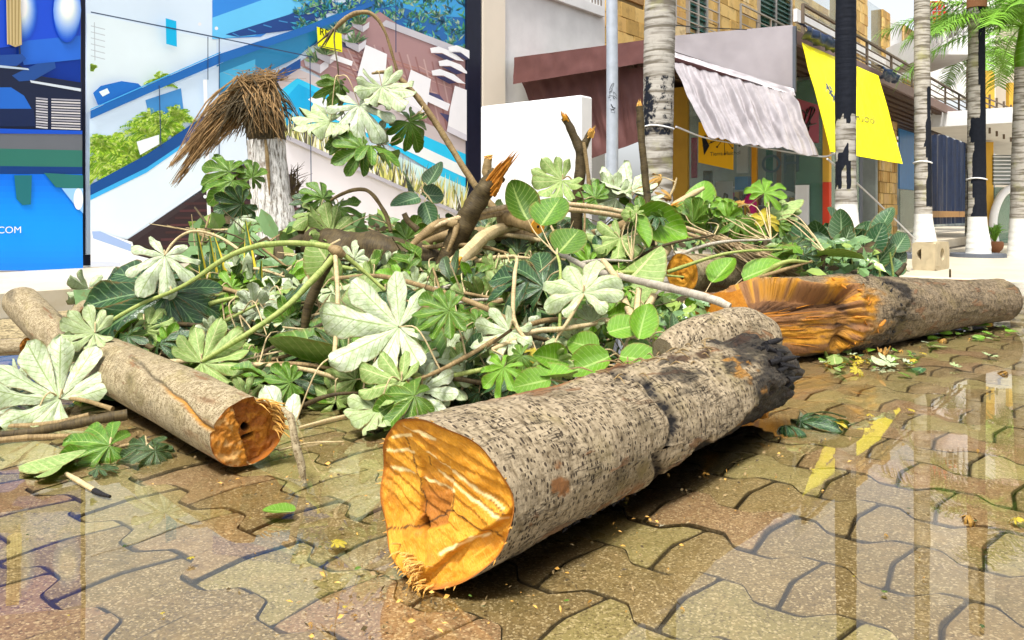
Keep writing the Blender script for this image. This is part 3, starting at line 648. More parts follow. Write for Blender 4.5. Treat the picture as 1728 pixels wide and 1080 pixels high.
# ------------------------------------------------------------------ the corner shop
sh = thing('corner_shop', UV(2.41, .37, .17), 'corner shop with glass front, ochre posts and goods inside, under the grey awning', 'shop')
slab('plinth', .2, 30, .05, 12, -.05, .17, M['pale'], sh)
slab('back_wall', 5.6, 5.7, .5, 4.4, .18, 2.9, M['dark_in'], sh); slab('ceiling', 2.5, 5.6, .45, 4.5, 2.8, 2.88, M['dark_in'], sh)
def upanel(name, m, parent, xa, xb, z0, z1, u, th=.03, bev=0):
    a, b = on_u(xa, 400, u), on_u(xb, 400, u); va, vb = (a-C0).dot(V), (b-C0).dot(V); mb = MB()
    mb.box(UV(u+th/2, (va+vb)/2, (z0+z1)/2), U*th/2, V*abs(va-vb)/2, ZZ*(z1-z0)/2, bev=bev); return mb.build(name, M[m], parent, smooth=False)
US = 2.41
upanel('wall', 'ochre_paint', sh, 1084, 1162, .18, 2.9, US); upanel('post', 'ochre_paint', sh, 1138, 1160, .18, 2.9, US-.05, .045); upanel('post', 'orange_paint', sh, 1268, 1276, .18, 2.9, US-.03, .08)
g1 = upanel('glass_pane', 'glass', sh, 1162, 1267, .18, 2.8, US, .012); g2 = upanel('glass_pane', 'glass', sh, 1277, 1342, .18, 2.8, US, .012); upanel('glass_pane', 'glass_g', sh, 1343, 1392, .18, 2.8, US, .012)
p0 = on_u(1284, 292, US)-U*.01; text_part('OH', 'lettering', M['grey_cloth'], g2, p0, -V, ZZ, .42)
pz = UV(US, .37)
mb = MB(); mb.box(pz+ZZ*2.05, U*.05, V*.05, ZZ*.85); po = mb.build('post', M['ochre_paint'], sh, smooth=False); mb = MB(); mb.box(pz+ZZ*.69, U*.05, V*.05, ZZ*.505); tag(mb.build('post', M['red_paint'], sh, smooth=False), 'red lower half of the corner post')
vpanel('glass_pane', M['glass_g'], sh, 1400, 1452, .18, 2.7, .37, .012); vpanel('glass_pane', M['glass'], sh, 1455, 1479, .18, 2.7, .9, .012)
vpanel('door_frame', M['grey_dark'], sh, 1451, 1456, .18, 2.8, .36, .05); vpanel('column', M['wood_panel'], sh, 1462, 1481, .18, 2.8, 1.2, .2)
vpanel('blue_panel', M['blue_panel'], sh, 1518, 1547, 1.35, 2.9, 1.55, .03); vpanel('glass_door', M['glass_g'], sh, 1519, 1572, .18, 1.9, 1.6, .02)
vpanel('dark_wall', M['dark_in'], sh, 1420, 1660, .18, 3.0, 4.0, .1)
stone_face(1.3, 1481, 1511, .18, 2.9, name='stone_column', parent=sh, tw=.2, th=.25)
mb = MB(); a, b = u_at(1573, 1.45), u_at(1633, 1.45)
mb.grid(lambda i, j: (UV(a+(b-a)*i/60, 1.45+.05*math.sin(i*.9)+.03*math.sin(i*2.3+j*.2), .42+(2.62)*j/8+ (0.04*math.sin(i*.5) if j == 8 else 0)),), 61, 9); mb.build('curtain', M['navy'], sh)
vpanel('plank', M['wood_panel'], sh, 1573, 1633, .62, .80, 1.38, .05)
# canopy: fascia, slats, rail on top
ca = thing('pergola_canopy', UV(0, 0, 3), 'brown slatted timber canopy with mauve fascia and rail above the shop front', 'canopy')
mb = MB(); mb.box(UV(7, .03, 2.98), U*7, V*.03, ZZ*.085); mb.build('fascia', M['fascia'], ca, smooth=False)
mb = MB(); mb.box(UV(7, 2.2, 3.06), U*6.95, V*2.1, ZZ*.02); mb.build('deck', M['pergola'], ca, smooth=False)
for k in range(13):
    mb = MB(); mb.box(UV(7, .16+k*.19, 2.91), U*6.95, V*.055, ZZ*.045); mb.build('slat', M['pergola'], ca, smooth=False)
for k in range(8):
    mb = MB(); mb.box(UV(.2+k*1.9, 1.3, 2.98), U*.05, V*1.25, ZZ*.03); mb.build('beam', M['pergola'], ca, smooth=False)
railing(ca, 1.3, 13.9, .35, 3.08, .62, 5, M['bronze'], 1.5)
def tarp(name, x, y, w, seed, parent=None):
    mb = MB(); p = on_v(x, y, -.08)
    mb.grid(lambda i, j: (p+U*(w*i/18)+ZZ*(.10*math.cos(j/9*2.9)*(1+.4*nz((i*.4, 0, seed)))+.04*nz((i*.5, j*.4, seed)))-V*(.12*math.sin(j/9*2.9)+.05*nz((i*.4, j*.6, seed+4))),), 19, 10)
    return mb.build(name, M['navy'], loc=p)
tag(tarp('tarpaulin', 1346, 52, 1.25, 1), 'crumpled navy tarpaulin rolled on the canopy corner above the yellow banner', 'tarpaulin', 'navy tarpaulins on the canopy edge')
tag(tarp('tarpaulin', 1478, 120, .95, 5), 'small navy tarpaulin bundle at the right top corner of the yellow banner', 'tarpaulin', 'navy tarpaulins on the canopy edge')

# ------------------------------------------------------------------ awnings and banner (cloth sheets between four real corners)
def cloth(pts4, nu, nv, fold, seed, thick=.004, sag=0, dirn=None):
    """pts4: tl, tr, br, bl"""
    tl, tr, br, bl = [Vector(p) for p in pts4]; nn = (tr-tl).cross(bl-tl).normalized(); mb = MB()
    def fn(i, j, off=0):
        s, t = i/(nu-1), j/(nv-1); p = (tl*(1-s)+tr*s)*(1-t)+(bl*(1-s)+br*s)*t
        k = fold*(.12+1.2*t*(1-t)*(1.3+t))*(math.sin(s*nu*.42+1.7*nz((s*9, t*2, seed)))*.5+1.1*nz((s*22, t*1.3, seed+3))+.5*nz((s*48, t*2, seed+6)))+.35*fold*nz((s*5, t*5, seed+8))
        return (p+nn*(k+off)-ZZ*sag*math.sin(math.pi*s)*math.sin(math.pi*t), (s, t))
    mb.grid(lambda i, j: fn(i, j), nu, nv); mb.grid(lambda i, j: fn(i, j, -thick), nu, nv, flip=True); return mb, fn, nn
def OU(x, y, u): return on_u(x, y, u)
aw = thing('brown_awning', on_u(960, 120, -.2), 'brown awning with hanging brown curtain behind the lamp post', 'awning')
mb, _, _ = cloth((OU(868, 97, -.2), OU(1100, 66, -.2), OU(1100, 104, -.2), OU(866, 142, -.2)), 60, 8, .02, 1); mb.build('valance', M['maroon'], aw)
mb, _, _ = cloth((OU(868, 97, -.2)-ZZ*.01, OU(1100, 66, -.2)-ZZ*.01, OU(1100, 70, .9), OU(905, 95, .9)), 20, 8, .01, 2); mb.build('roof_sheet', M['maroon'], aw)
mb, _, _ = cloth((OU(880, 138, .15), OU(1110, 104, .15), OU(1110, 228, .15), OU(940, 288, .15)), 70, 24, .07, 3); mb.build('curtain', M['maroon'], aw)
ga = thing('grey_awning', on_u(1240, 100, 0), 'grey mauve awning box with silver flap tied out by a rope', 'awning')
mb, _, _ = cloth((OU(1130, 61, 0), OU(1338, 42, 0), OU(1340, 152, 0), OU(1130, 84, 0)), 40, 10, .012, 4); mb.build('awning_face', M['grey_canvas'], ga)
mb, _, _ = cloth((OU(1130, 61, 0)-ZZ*.01, OU(1338, 42, 0)-ZZ*.01, OU(1338, 46, 1.0), OU(1150, 66, 1.0)), 10, 6, .01, 5); mb.build('roof_sheet', M['grey_canvas'], ga)
mb, _, _ = cloth((OU(1130, 86, -.03), OU(1339, 150, -.03), OU(1343, 162, -.06), OU(1130, 94, -.06)), 40, 5, .015, 6); mb.build('trim', M['silver_canvas'], ga)
mb, _, _ = cloth((OU(1130, 92, .02), OU(1300, 146, .02), OU(1300, 156, .02), OU(1130, 112, .02)), 30, 4, .01, 7); mb.build('trim', M['maroon_dark'], ga)
mb, _, _ = cloth((OU(1136, 106, -.02), OU(1338, 156, -.02), P(1382, 263, 8.7), P(1196, 233, 9.2)), 150, 40, .12, 8, sag=.05); mb.build('flap', M['silver_canvas'], ga)
mb = MB(); mb.box(on_u(1341, 100, -.0), U*.02, V*.02, ZZ*.42); mb.build('awning_post', M['grey_dark'], ga, smooth=False)
by = thing('yellow_banner', on_v(1420, 90, -.1), 'bright yellow cloth banner with blue emblem slung from the canopy behind the black palm', 'banner')
b4 = (on_v(1353, 72, -.1), on_v(1482, 128, -.1), P(1523, 277, 7.9), P(1401, 256, 7.35))
mb, bf, bn = cloth(b4, 60, 50, .016, 11, sag=.02); bc = mb.build('cloth', M['yellow'], by)
def on_banner(s, t, off=.006):
    i, j = s*59, t*49; return bf(i, j)[0]+(bn if bn.dot(Vector((0, -1, 0))) > 0 else -bn)*off
mb = MB(); er = random.Random(4)                                    # blue and grey emblem, a bundle of strokes
for k in range(44):
    t0 = .40+er.random()*.27; s0 = .19+(t0-.42)*.42+er.gauss(0, .018); dt, ds = er.uniform(.02, .08), er.uniform(-.035, .035)
    a, b = on_banner(s0, t0), on_banner(s0+ds, t0+dt); sd_ = (b-a).cross(bn).normalized()*er.uniform(.006, .014); mb.poly([a-sd_, a+sd_, b+sd_*.5, b-sd_*.5])
mb.build('emblem', M['ink_blue'], bc, smooth=False)
mb = MB(); q = [on_banner(.155, .40), on_banner(.20, .5), on_banner(.25, .62), on_banner(.32, .75)]; mb.tube(q, [.004, .007, .006, .003], 5, 14); mb.build('emblem', M['ink_dark'], bc)
p0, p1, p2 = on_banner(.40, .72, .035), on_banner(.86, .74, .035), on_banner(.40, .58, .035)
text_part('Tierra Huichol', 'lettering', M['ink_dark'], bc, None, None, None, 1, fn=lambda x, y: on_banner(.21+x*.0875, .70-y*.115, .012))
# hanging shop sign
sg = thing('shop_sign', on_u(1210, 240, 1.6), 'yellow shop sign with black emblem and thin lettering under the silver flap', 'sign')
s4 = [on_u(x, y, 1.6) for x, y in ((1179, 204), (1238, 218), (1237, 285), (1179, 276))]
mb = MB(); c = sum(s4, Vector())/4; mb.box(c, (s4[1]-s4[0]+s4[2]-s4[3])/4, (s4[0]-s4[3]+s4[1]-s4[2])/4, U*.015, bev=.004); pn = mb.build('board', M['sign_yellow'], sg, smooth=False)
mb = MB(); hub = on_u(1222, 228, 1.575)
for x, y in ((1187, 246), (1210, 248), (1223, 260), (1248, 246), (1200, 240), (1236, 250), (1190, 230)): 
    e = on_u(x, y, 1.572); mb.tube([hub, hub*.5+e*.5-ZZ*.02, e], [.005, .004, .004], 5, 8); mb.box(e, U*.006, V*.012, ZZ*.012)
w4 = [on_u(x, y, 1.574) for x, y in ((1184, 230), (1190, 232), (1197, 246), (1188, 262), (1186, 246))]; mb.poly(w4)
mb.build('emblem', M['ink_black'], pn, smooth=False); text_part('Tierra Huichol', 'lettering', M['ink_dark'], pn, on_u(1198, 263, 1.577), -V, ZZ-V*.0, .085)
mb = MB(); mb.box(on_v(1362, 205, .36), U*.45, V*.02, ZZ*.28); wv = mb.build('wine_fascia', M['wine'], sh, smooth=False)
mb = MB()
for k in range(5):
    q = [on_v(1348+er.uniform(0, 30), 180+er.uniform(0, 45), .33) for _ in range(4)]; mb.tube(q, .009, 5, 18)
mb.build('scroll_mark', M['ink_black'], wv)
mb = MB(); mb.tube([P(1141, 214, 6.7), P(1196, 234, 9.2), P(1290, 250, 9.0), P(1382, 264, 8.7), P(1412, 258, 7.1)], .009, 6, 40); tag(mb.build('rope', M['rope']), 'pale rope along the lower hem of the silver flap', 'rope')
mb = MB(); mb.tube([P(1396, 268, 7.3), P(1460, 322, 8.2), P(1545, 404, 9.8)], .009, 6, 20); tag(mb.build('rope', M['rope']), 'pale guy rope running down to the pierced concrete blocks', 'rope')
mb = MB(); mb.tube([P(1138, 42, 6.7), P(1180, 46, 8), P(1260, 50, 9.6)], .006, 5, 20); tag(mb.build('wire', M['wire']), 'thin black wire strung above the grey awning', 'wire')
# goods in the shop window
def prop(name, label, cat, p, group=None): return thing(name, p, label, cat, group)
t_ = prop('display_table', 'cream display counter with red brown panels inside the shop', 'counter', on_u(1175, 400, 3.0)*1)
for xa, xb, z0, z1, m in ((1112, 1235, .70, .76, 'white'), (1118, 1195, .18, .70, 'cream'), (1196, 1202, .2, .70, 'brown_wood'), (1208, 1214, .2, .70, 'brown_wood'), (1202, 1208, .2, .70, 'white')): upanel('counter_panel' if m != 'white' else 'counter_top', m, t_, xa, xb, z0, z1, 2.75 if m != 'white' else 2.70, .35 if m == 'white' else .25)
fg = None
for k in range(16):
    x = 1118+k*8.6+er.uniform(-2, 2); b = on_u(x, 400, 2.85+er.uniform(-.05, .12)); z = .765; h = er.uniform(.12, .34); mb = MB()
    mb.tube([Vector((b.x, b.y, z)), Vector((b.x, b.y, z+h*.3)), Vector((b.x, b.y, z+h*.55)), Vector((b.x+.02, b.y, z+h*.75)), Vector((b.x, b.y, z+h))], [.045, .06, .03, .05, .015], 8, 14, rough=.35, ns=25, seed=k)
    m = M[er.choice(['brown_wood', 'brown_wood', 'brown_wood', 'ink_black', 'terracotta'])]; o = mb.build('figurine', m, loc=(b.x, b.y, z)); tag(o, 'small carved figurine standing on the shop counter', 'figurine', 'figurines on the shop counter')
rk = prop('wire_rack', 'white wire rack of small goods behind the glass by the white door', 'rack', on_u(1325, 420, 2.8))
for y in (356, 374, 392): upanel('rack_shelf', 'white', rk, 1290, 1342, on_u(1316, y, 2.8).z-.01, on_u(1316, y, 2.8).z+.01, 2.75, .2)
for x in (1292, 1322, 1341): upanel('rack_leg', 'white', rk, x, x+3, .18, 1.0, 2.74, .03)
for k in range(8): upanel('goods', er.choice(['red_cloth', 'brown_wood', 'blue_panel', 'ink_black']), rk, 1293+k*6, 1297.5+k*6, on_u(1316, 374, 2.8).z+.011, on_u(1316, 374, 2.8).z+er.uniform(.06, .12), 2.78, .12)
ds = prop('display_shelf', 'tall back shelf crowded with small coloured goods inside the shop', 'shelf', on_u(1230, 400, 4.6))
for q in range(3): upanel('shelf_board', 'white', ds, 1150, 1345, .5+q*.36, .52+q*.36, 4.5, .3)
for q in range(2):
    x = 1152
    while x < 1342:
        w = er.uniform(4, 11); upanel('goods', er.choice(['red_cloth', 'brown_wood', 'blue_panel', 'ink_black', 'white', 'ochre_paint', 'teal', 'terracotta', 'sign_yellow', 'magenta', 'white', 'cream']), ds, x, x+w*.8, .521+q*.36, .521+q*.36+er.uniform(.1, .3), 4.46, .2); x += w+er.uniform(0, 4)
mb = MB(); hp = on_u(1322, 328, 2.7)
for rs, z in (((.13, .17, .165, .02), 0), ((.10, .11, .07, .01), .02)): mb.tube([hp-ZZ*.03, hp-ZZ*.01, hp+ZZ*.0+ZZ*.0+Vector((0, -.005, .02)), hp+ZZ*(.05+z*2)], rs, 16, 10)
tag(mb.build('straw_hat', M['white'], loc=hp), 'white brimmed hat on display above the wire rack', 'hat')
mb = MB(); mb.box(on_u(1323, 350, 2.7), U*.015, V*.015, ZZ*.16); tag(mb.build('hat_stand', M['steel'], smooth=False), 'thin steel stand holding the white hat', 'stand')
o = upanel('door_leaf', 'white', None, 1342, 1364, .18, 1.16, 2.34, .05); tag(o, 'plain white door board leaning at the shop glass', 'board')
mb = MB(); a = on_u(1377, 350, 2.9); mb.tube([a-ZZ*.55, a-ZZ*.1, a+ZZ*.25, a+ZZ*.36, a+ZZ*.40], [.17, .14, .17, .13, .03], 14, 18, rough=.12, ns=8); tag(mb.build('hanging_dress', M['grey_cloth']), 'slate blue dress hanging behind the green glass', 'dress')
o = upanel('storage_box', 'blue_panel', None, 1240, 1262, on_u(1250, 320, 2.9).z, on_u(1250, 298, 2.9).z, 2.9, .3); tag(o, 'blue box on the shop shelf left of the orange post', 'box')
for nm_, col_, xa, xb, y0, y1, lab in (('textile', 'magenta', 1166, 1176, 232, 300, 'magenta woven textile hanging in the shop left of the yellow sign'), ('textile', 'white', 1243, 1262, 236, 292, 'white cloth hanging in the shop right of the yellow sign'), ('textile', 'teal', 1292, 1304, 246, 310, 'teal cloth strip hanging behind the lettered glass'), ('textile', 'terracotta', 1310, 1318, 250, 318, 'rust red cloth strip hanging behind the lettered glass'), ('textile', 'grey_cloth', 1322, 1340, 262, 322, 'slate grey garment hanging above the white hat'), ('textile', 'brown_wood', 1186, 1202, 288, 330, 'dark brown blanket hanging under the yellow sign')):
    a_ = on_u((xa+xb)/2, y1, 3.0); o = upanel(nm_, col_, None, xa, xb, a_.z, on_u((xa+xb)/2, y0, 3.0).z, 3.0, .03, .008); tag(o, lab, 'textile', 'cloths hanging in the shop')
o = upanel('picture_board', 'white', None, 1208, 1236, on_u(1220, 340, 3.4).z, on_u(1220, 306, 3.4).z, 3.4, .02); tag(o, 'white notice board standing behind the figurines', 'board')
mb = MB(); a = on_u(1266, 345, 2.2); mb.tube([a-ZZ*.25, a, a+ZZ*.12, a+ZZ*.18], [.08, .10, .08, .02], 12, 14, rough=.4, ns=12); tag(mb.build('cloth_bag', M['magenta']), 'magenta cloth bundle hanging at the shop glass', 'bag')

# ------------------------------------------------------------------ far right: white balcony building
fb = thing('balcony_building', P(1680, 410, 20), 'white and ochre building with curved balcony slabs at the far right', 'building')
mb = MB(); mb.box(Vector((19.8, 24, 4)), Vector((3.2, 1.0, 0)), Vector((-.9, 3, 0)), ZZ*5.5); mb.build('wall', M['cream'], fb, smooth=False)
mb = MB(); mb.box(P(1612, 40, 25.5)+ZZ*1.2, Vector((1.1, 0, 0)), Vector((0, .3, 0)), ZZ*3.6); mb.build('wall', M['plaster'], fb, smooth=False)
mb = MB(); a, b = P(1640, 198, 17), P(1760, 250, 20); mb.box((a+b)/2, (b-a)/2, Vector((.8, -.6, 0))*.9, ZZ*.16); mb.build('balcony_slab', M['plaster'], fb, smooth=False)
mb = MB(); a, b = P(1568, 72, 19), P(1650, 72, 19); mb.box((a+b)/2+Vector((0, 1, 0)), (b-a)/2, Vector((0, 1.2, 0)), ZZ*.32); mb.build('balcony_slab', M['plaster'], fb, smooth=False)
for k in range(9):
    a = P(1572+k*9, 60, 18); mb = MB(); mb.box(a+ZZ*.28, Vector((.014, 0, 0)), Vector((0, .014, 0)), ZZ*.45); mb.build('rail_post', M['steel'], fb, smooth=False)
for k in range(5):
    a, b = P(1570, 54-k*9, 18), P(1645, 54-k*9, 18); mb = MB(); mb.box((a+b)/2, (b-a)/2, Vector((0, .012, 0)), ZZ*.012); mb.build('rail', M['steel'], fb, smooth=False)
for k in range(9):
    a = P(1646+k*12, 182+k*5.2, 16.6+k*.3); mb = MB(); mb.box(a, Vector((.016, 0, 0)), Vector((0, .016, 0)), ZZ*.42); mb.build('rail_post', M['bronze'], fb, smooth=False)
for k in range(5):
    a, b = P(1644, 194-k*9.5, 16.6), P(1744, 238-k*9.5, 19); mb = MB(); mb.box((a+b)/2, (b-a)/2, Vector((0, .014, 0)), ZZ*.014); mb.build('rail', M['bronze'], fb, smooth=False)
for x0, x1, y0, y1, m in ((1672, 1712, 262, 312, 'dark_in'), (1676, 1724, 316, 410, 'glass_g'), (1660, 1674, 240, 415, 'ochre_paint'), (1700, 1722, 140, 200, 'ochre_paint'), (1652, 1676, 120, 182, 'ochre_paint')):
    a, b = P(x0, y1, 18.6), P(x1, y0, 18.6); mb = MB(); mb.box((a+b)/2, Vector(((b.x-a.x)/2, 0, 0)), Vector((0, .06, 0)), ZZ*(b.z-a.z)/2); o = mb.build('window' if m != 'ochre_paint' else 'pier', M[m], fb, smooth=False)
    if m == 'dark_in':
        for k in range(8):
            mb = MB(); z = a.z+(b.z-a.z)*(k+.5)/8; mb.box(Vector(((a.x+b.x)/2, a.y-.09, z)), Vector(((b.x-a.x)/2, 0, 0)), Vector((0, .02, 0)), ZZ*.012); mb.build('slat', M['white'], o, smooth=False)
mb = MB(); mb.tube([P(1680, 415, 18.4), P(1676, 370, 18.4), P(1690, 330, 18.4), P(1716, 312, 18.4)], .09, 8, 20); mb.build('arch_trim', M['white'], fb)
rc = thing('balcony_chair', P(1585, 50, 18.4), 'red deck chair on the white upper balcony', 'chair')
mb = MB(); a = P(1582, 28, 18.4); mb.box(a+ZZ*.05, Vector((.22, 0, 0)), Vector((.03, .0, .0))+Vector((0, .03, 0)), ZZ*.3+Vector((-.09, 0, 0))); mb.build('backrest', M['red_cloth'], rc, smooth=False)
mb = MB(); a = P(1592, 46, 18.4); mb.box(a, Vector((.24, 0, -.03)), Vector((0, .22, 0)), ZZ*.03); mb.build('seat', M['red_cloth'], rc, smooth=False)
for dx in (-.18, .2):
    mb = MB(); mb.box(a+Vector((dx, 0, -.13)), Vector((.015, 0, 0)), Vector((0, .2, 0)), ZZ*.10); mb.build('leg', M['steel'], rc, smooth=False)
# ------------------------------------------------------------------ palms, lamp post, stump
def palm_trunk(mb, axis, rads, wear, seg=28, n=90, seed=0):
    q = spl([tuple(p)+(r,) for p, r in zip(axis, rads)], n); ph = seed*1.3; h0, h1 = q[0][2], q[-1][2]
    def fn(i, j):
        x, y, z, r = q[i]; a = 2*math.pi*j/seg; rr_ = r*(1+.012*math.sin(z*62+seed)+.02*nz((math.cos(a)*r*8, math.sin(a)*r*8, z*4), 1, seed))
        p = Vector((x+rr_*math.cos(a), y+rr_*math.sin(a), z)); return (p, (z, a*r), wear(z, math.cos(a), nz((math.cos(a)*1.5, math.sin(a)*1.5, z*2.2), 1, seed+5)))
    mb.grid(fn, n, seg+1)
def palm(px, yb, d, label, pts, wear, name='palm_tree', seed=0):
    """pts: (photo y, half width in photo px, x in photo px) from the foot up"""
    base = P(px, yb, d); t = thing(name, Vector((base.x, base.y, 0)), label, 'palm', 'palms standing along the promenade'); mb = MB()
    axis = []; rs = []
    for y, hw, x in pts: axis.append(P(x, y, d)); rs.append(hw*d/F)
    axis[0].z = min(axis[0].z, -.02)
    palm_trunk(mb, axis, rs, wear, seed=seed); mb.build('trunk', M['palm'], t); return t
nowear = lambda z, c, n: (0, 0, 0)
def zy(y, d): return HC-(y-YH)/F*d
palm(1100, 500, 6.7, 'thick grey ringed palm trunk between the brown and grey awnings', [(505, 30, 1108), (320, 25, 1110), (180, 25.5, 1111), (60, 26, 1113), (-120, 25, 1116), (-500, 22, 1120)],
     lambda z, c, n: (.46+.25*n if zy(235, 6.7) < z < zy(130, 6.7) else 0, .0, 0), seed=1)
palm(1430, 495, 7.0, 'palm with solid black painted trunk in front of the yellow banner', [(500, 30, 1431), (435, 26, 1430), (350, 18, 1428), (250, 16.5, 1427), (120, 17, 1427), (-60, 16, 1428), (-400, 14, 1430)],
     lambda z, c, n: (1.0 if z > zy(215+50*n, 7.0) or (n > .12 and z > zy(318, 7.0)) else 0, 1.0 if z < zy(347, 7.0) else 0, 0), seed=2)
palm(1559, 436, 12.4, 'palm with bare grey trunk and narrow black paint streak beside the blue curtain', [(438, 21, 1560), (405, 18.5, 1560), (360, 14, 1558), (240, 13, 1557), (100, 12.5, 1556), (-60, 12, 1556), (-300, 10, 1556)],
     lambda z, c, n: (1.0 if zy(350, 12.4) < z < zy(150, 12.4) and c > .38-.6*n-.5*(z < zy(200, 12.4)) else 0, 1.0 if z < zy(359, 12.4) else 0, 0), seed=3)
pt = palm(1648, 431, 13.0, 'palm with the right half of its trunk painted black, on a dark round plinth', [(433, 20, 1651), (410, 18.5, 1651), (365, 14.5, 1649), (250, 14, 1648), (100, 13, 1648), (15, 12.5, 1648), (-200, 11, 1648)],
     lambda z, c, n: (1.0 if z > zy(366, 13) and c > -.30+.35*n-.5*(z < zy(200, 13)) else 0, 1.0 if z < zy(365, 13) else 0, 0), seed=4)
mb = MB(); mb.tube([P(1648, 14, 13.0), P(1649, -10, 13.0), P(1649, -60, 13)], [.145, .15, .14], 20, 8); mb.build('crown_shaft', M['terracotta'], pt)
mb = MB(); b = P(1650, 432, 13.0); mb.tube([Vector((b.x, b.y, .0)), Vector((b.x, b.y, .07))], [.41, .40], 32); tag(mb.build('tree_plinth', M['grey_dark'], smooth=False), 'dark grey round plinth around the half black palm', 'plinth', 'dark plinths of the palms')
mb = MB(); b = P(1536, 441, 12.4); mb.box(Vector((b.x, b.y+.3, .045)), Vector((.42, 0, 0)), Vector((0, .3, 0)), ZZ*.045, bev=.01); tag(mb.build('tree_plinth', M['grey_dark'], smooth=False), 'dark grey low slab plinth behind the pierced concrete blocks', 'plinth', 'dark plinths of the palms')
pr_ = palm(1722, 432, 13.2, 'palm at the right edge with green crown and white painted foot', [(434, 22, 1724), (370, 16, 1722), (250, 13, 1722), (130, 11, 1724), (112, 11, 1725)], lambda z, c, n: (0, 1.0 if z < zy(368, 13.2) else 0, 0), seed=6)
mb = MB(); mb.tube([P(1725, 114, 13.2), P(1726, 90, 13.2), P(1728, 40, 13.2)], [.115, .12, .06], 16, 10); mb.build('crown_shaft', M['leaf_lime'], pr_)
for px_, y_, d_, hw_, o_ in ((1557, 274, 12.4, 14, 'p3'), (1648, 302, 13.0, 15, 'p4'), (1110, 216, 6.7, 26.5, 'p1')):
    par = {'p3': bpy.data.objects['palm_tree.002'], 'p4': pt, 'p1': bpy.data.objects['palm_tree']}[o_]; c_ = P(px_, y_, d_); r_ = hw_*d_/F; mb = MB(); mb.tube([c_+Vector((r_*math.cos(a*.2618), r_*math.sin(a*.2618), .012*math.sin(a*.5))) for a in range(25)], .012 if o_ != 'p1' else .007, 6, cap=False); mb.build('band', M['white'], par)
def frond(base, az, el, L, n=26, droop=.7, ll=.34, rr=R, wid=.02):
    mb = MB(); pts = []; d = Vector((math.cos(az)*math.cos(el), math.sin(az)*math.cos(el), math.sin(el))); p = Vector(base)
    for i in range(n+1): pts.append(p.copy()); p = p+d*(L/n); d = (d-ZZ*(droop*1.6/n)*(.3+i/n)).normalized()
    mb.tube(pts, [.016*(1-.8*i/n) for i in range(n+1)], 5)
    sd = d.cross(ZZ).normalized()
    for i in range(3, n+1):
        t = (pts[i]-pts[i-1]).normalized(); s_ = t.cross(ZZ).normalized(); upv = s_.cross(t)
        for k in (-1, 1):
            for rep in (0, 1):
                l = ll*(1-.65*abs(i/n-.4))*rr.uniform(.8, 1.15); dr = (s_*k*.85+t*.55+upv*rr.uniform(-.1, .35)-ZZ*.15).normalized(); b0 = pts[i]+t*(rep*L/n*.5)
                m1 = b0+dr*l*.55; e = b0+dr*l-ZZ*l*.30; w = t*wid*.5
                a = [mb.vert(b0-w), mb.vert(b0+w), mb.vert(m1+w), mb.vert(m1-w), mb.vert(e)]; mb.face((a[0], a[1], a[2], a[3])); mb.face((a[3], a[2], a[4]))
    return mb
for k in range(18):
    fr = random.Random(40+k); mb = frond(P(1728, 44, 13.2), rad(60+k*26+fr.uniform(-8, 8)) if k > 8 else rad(140+k*12), rad(fr.uniform(-5, 60)), fr.uniform(1.6, 2.3), n=34, droop=fr.uniform(.7, 1.3), rr=fr, ll=.55); mb.build('frond', M['palm_leaf'], pr_, smooth=False)
tp = thing('palm_tree', P(1640, 430, 20), 'background palm with drooping fronds behind the half black trunk', 'palm', 'palms standing along the promenade')
tp.location.z = 0
mb = MB(); palm_trunk(mb, [P(1640, 440, 20), P(1640, 260, 20), P(1640, 86, 20)], [.16, .14, .12], nowear, seed=9); mb.build('trunk', M['palm'], tp)
for k in range(13):
    fr = random.Random(70+k); mb = frond(P(1640, 88, 20), rad(k*28), rad(fr.uniform(-10, 55)), fr.uniform(1.5, 1.9), droop=fr.uniform(.9, 1.5), rr=fr, ll=.55, wid=.03); mb.build('frond', M['palm_leaf'], tp, smooth=False)
# lamp post
lp = P(1032, 478, 8.1); lt = thing('lamp_post', Vector((lp.x, lp.y, 0)), 'galvanised grey post with scribbled stickers in front of the brown awning', 'post')
mb = MB(); mb.tube([P(1033, 478, 8.1), P(1033, 380, 8.1), P(1033, 100, 8.1), P(1030, -300, 8.1)], [.066, .062, .058, .055], 20, 30); mb.build('pole', M['pole'], lt)
mb = MB(); mb.tube([Vector((lp.x, lp.y, 0)), Vector((lp.x, lp.y, .02))], [.13, .13], 16); mb.build('base_plate', M['pole'], lt, smooth=False)
mb = MB(); sr = random.Random(6)
for k in range(9):
    y = 145+sr.uniform(0, 50); a = [P(1033+sr.uniform(-8, 8), y+sr.uniform(-8, 8), 8.1) for _ in range(4)]
    for q in a: q.y = lp.y-math.sqrt(max(.061**2-(q.x-lp.x)**2, .0001))-.001
    mb.tube(a, .0022, 4, 16)
mb.build('scribble', M['ink_black'], lt)
# white limewashed palm stump with straw
sp = P(460, 505, 6.5); st = thing('palm_stump', Vector((sp.x, sp.y, 0)), 'limewashed broken palm stump with a mop of brown straw on top', 'stump')
mb = MB(); q = [P(480, 512, 6.5), P(470, 430, 6.5), P(457, 330, 6.5), P(449, 236, 6.5)]; q[0].z = 0; mb.tube(q, [.20, .182, .160, .148], 36, 60, rough=.05, ns=5, seed=3, cap=True); mb.build('trunk', M['lime_trunk'], st)
mb = MB(); mb.tube([P(449, 238, 6.5), P(446, 205, 6.5), P(440, 165, 6.5)], [.146, .15, .11], 30, 16, rough=.12, ns=9, seed=5); mb.build('bare_top', M['twig_dark'], st)
mb = MB(); mb.tube([P(448, 236, 6.34), P(452, 280, 6.33), P(455, 330, 6.325)], [.013, .017, .004], 6, 12, rough=.4); mb.build('bark_split', M['twig_brown'], st)
wr = random.Random(12); mb = MB()
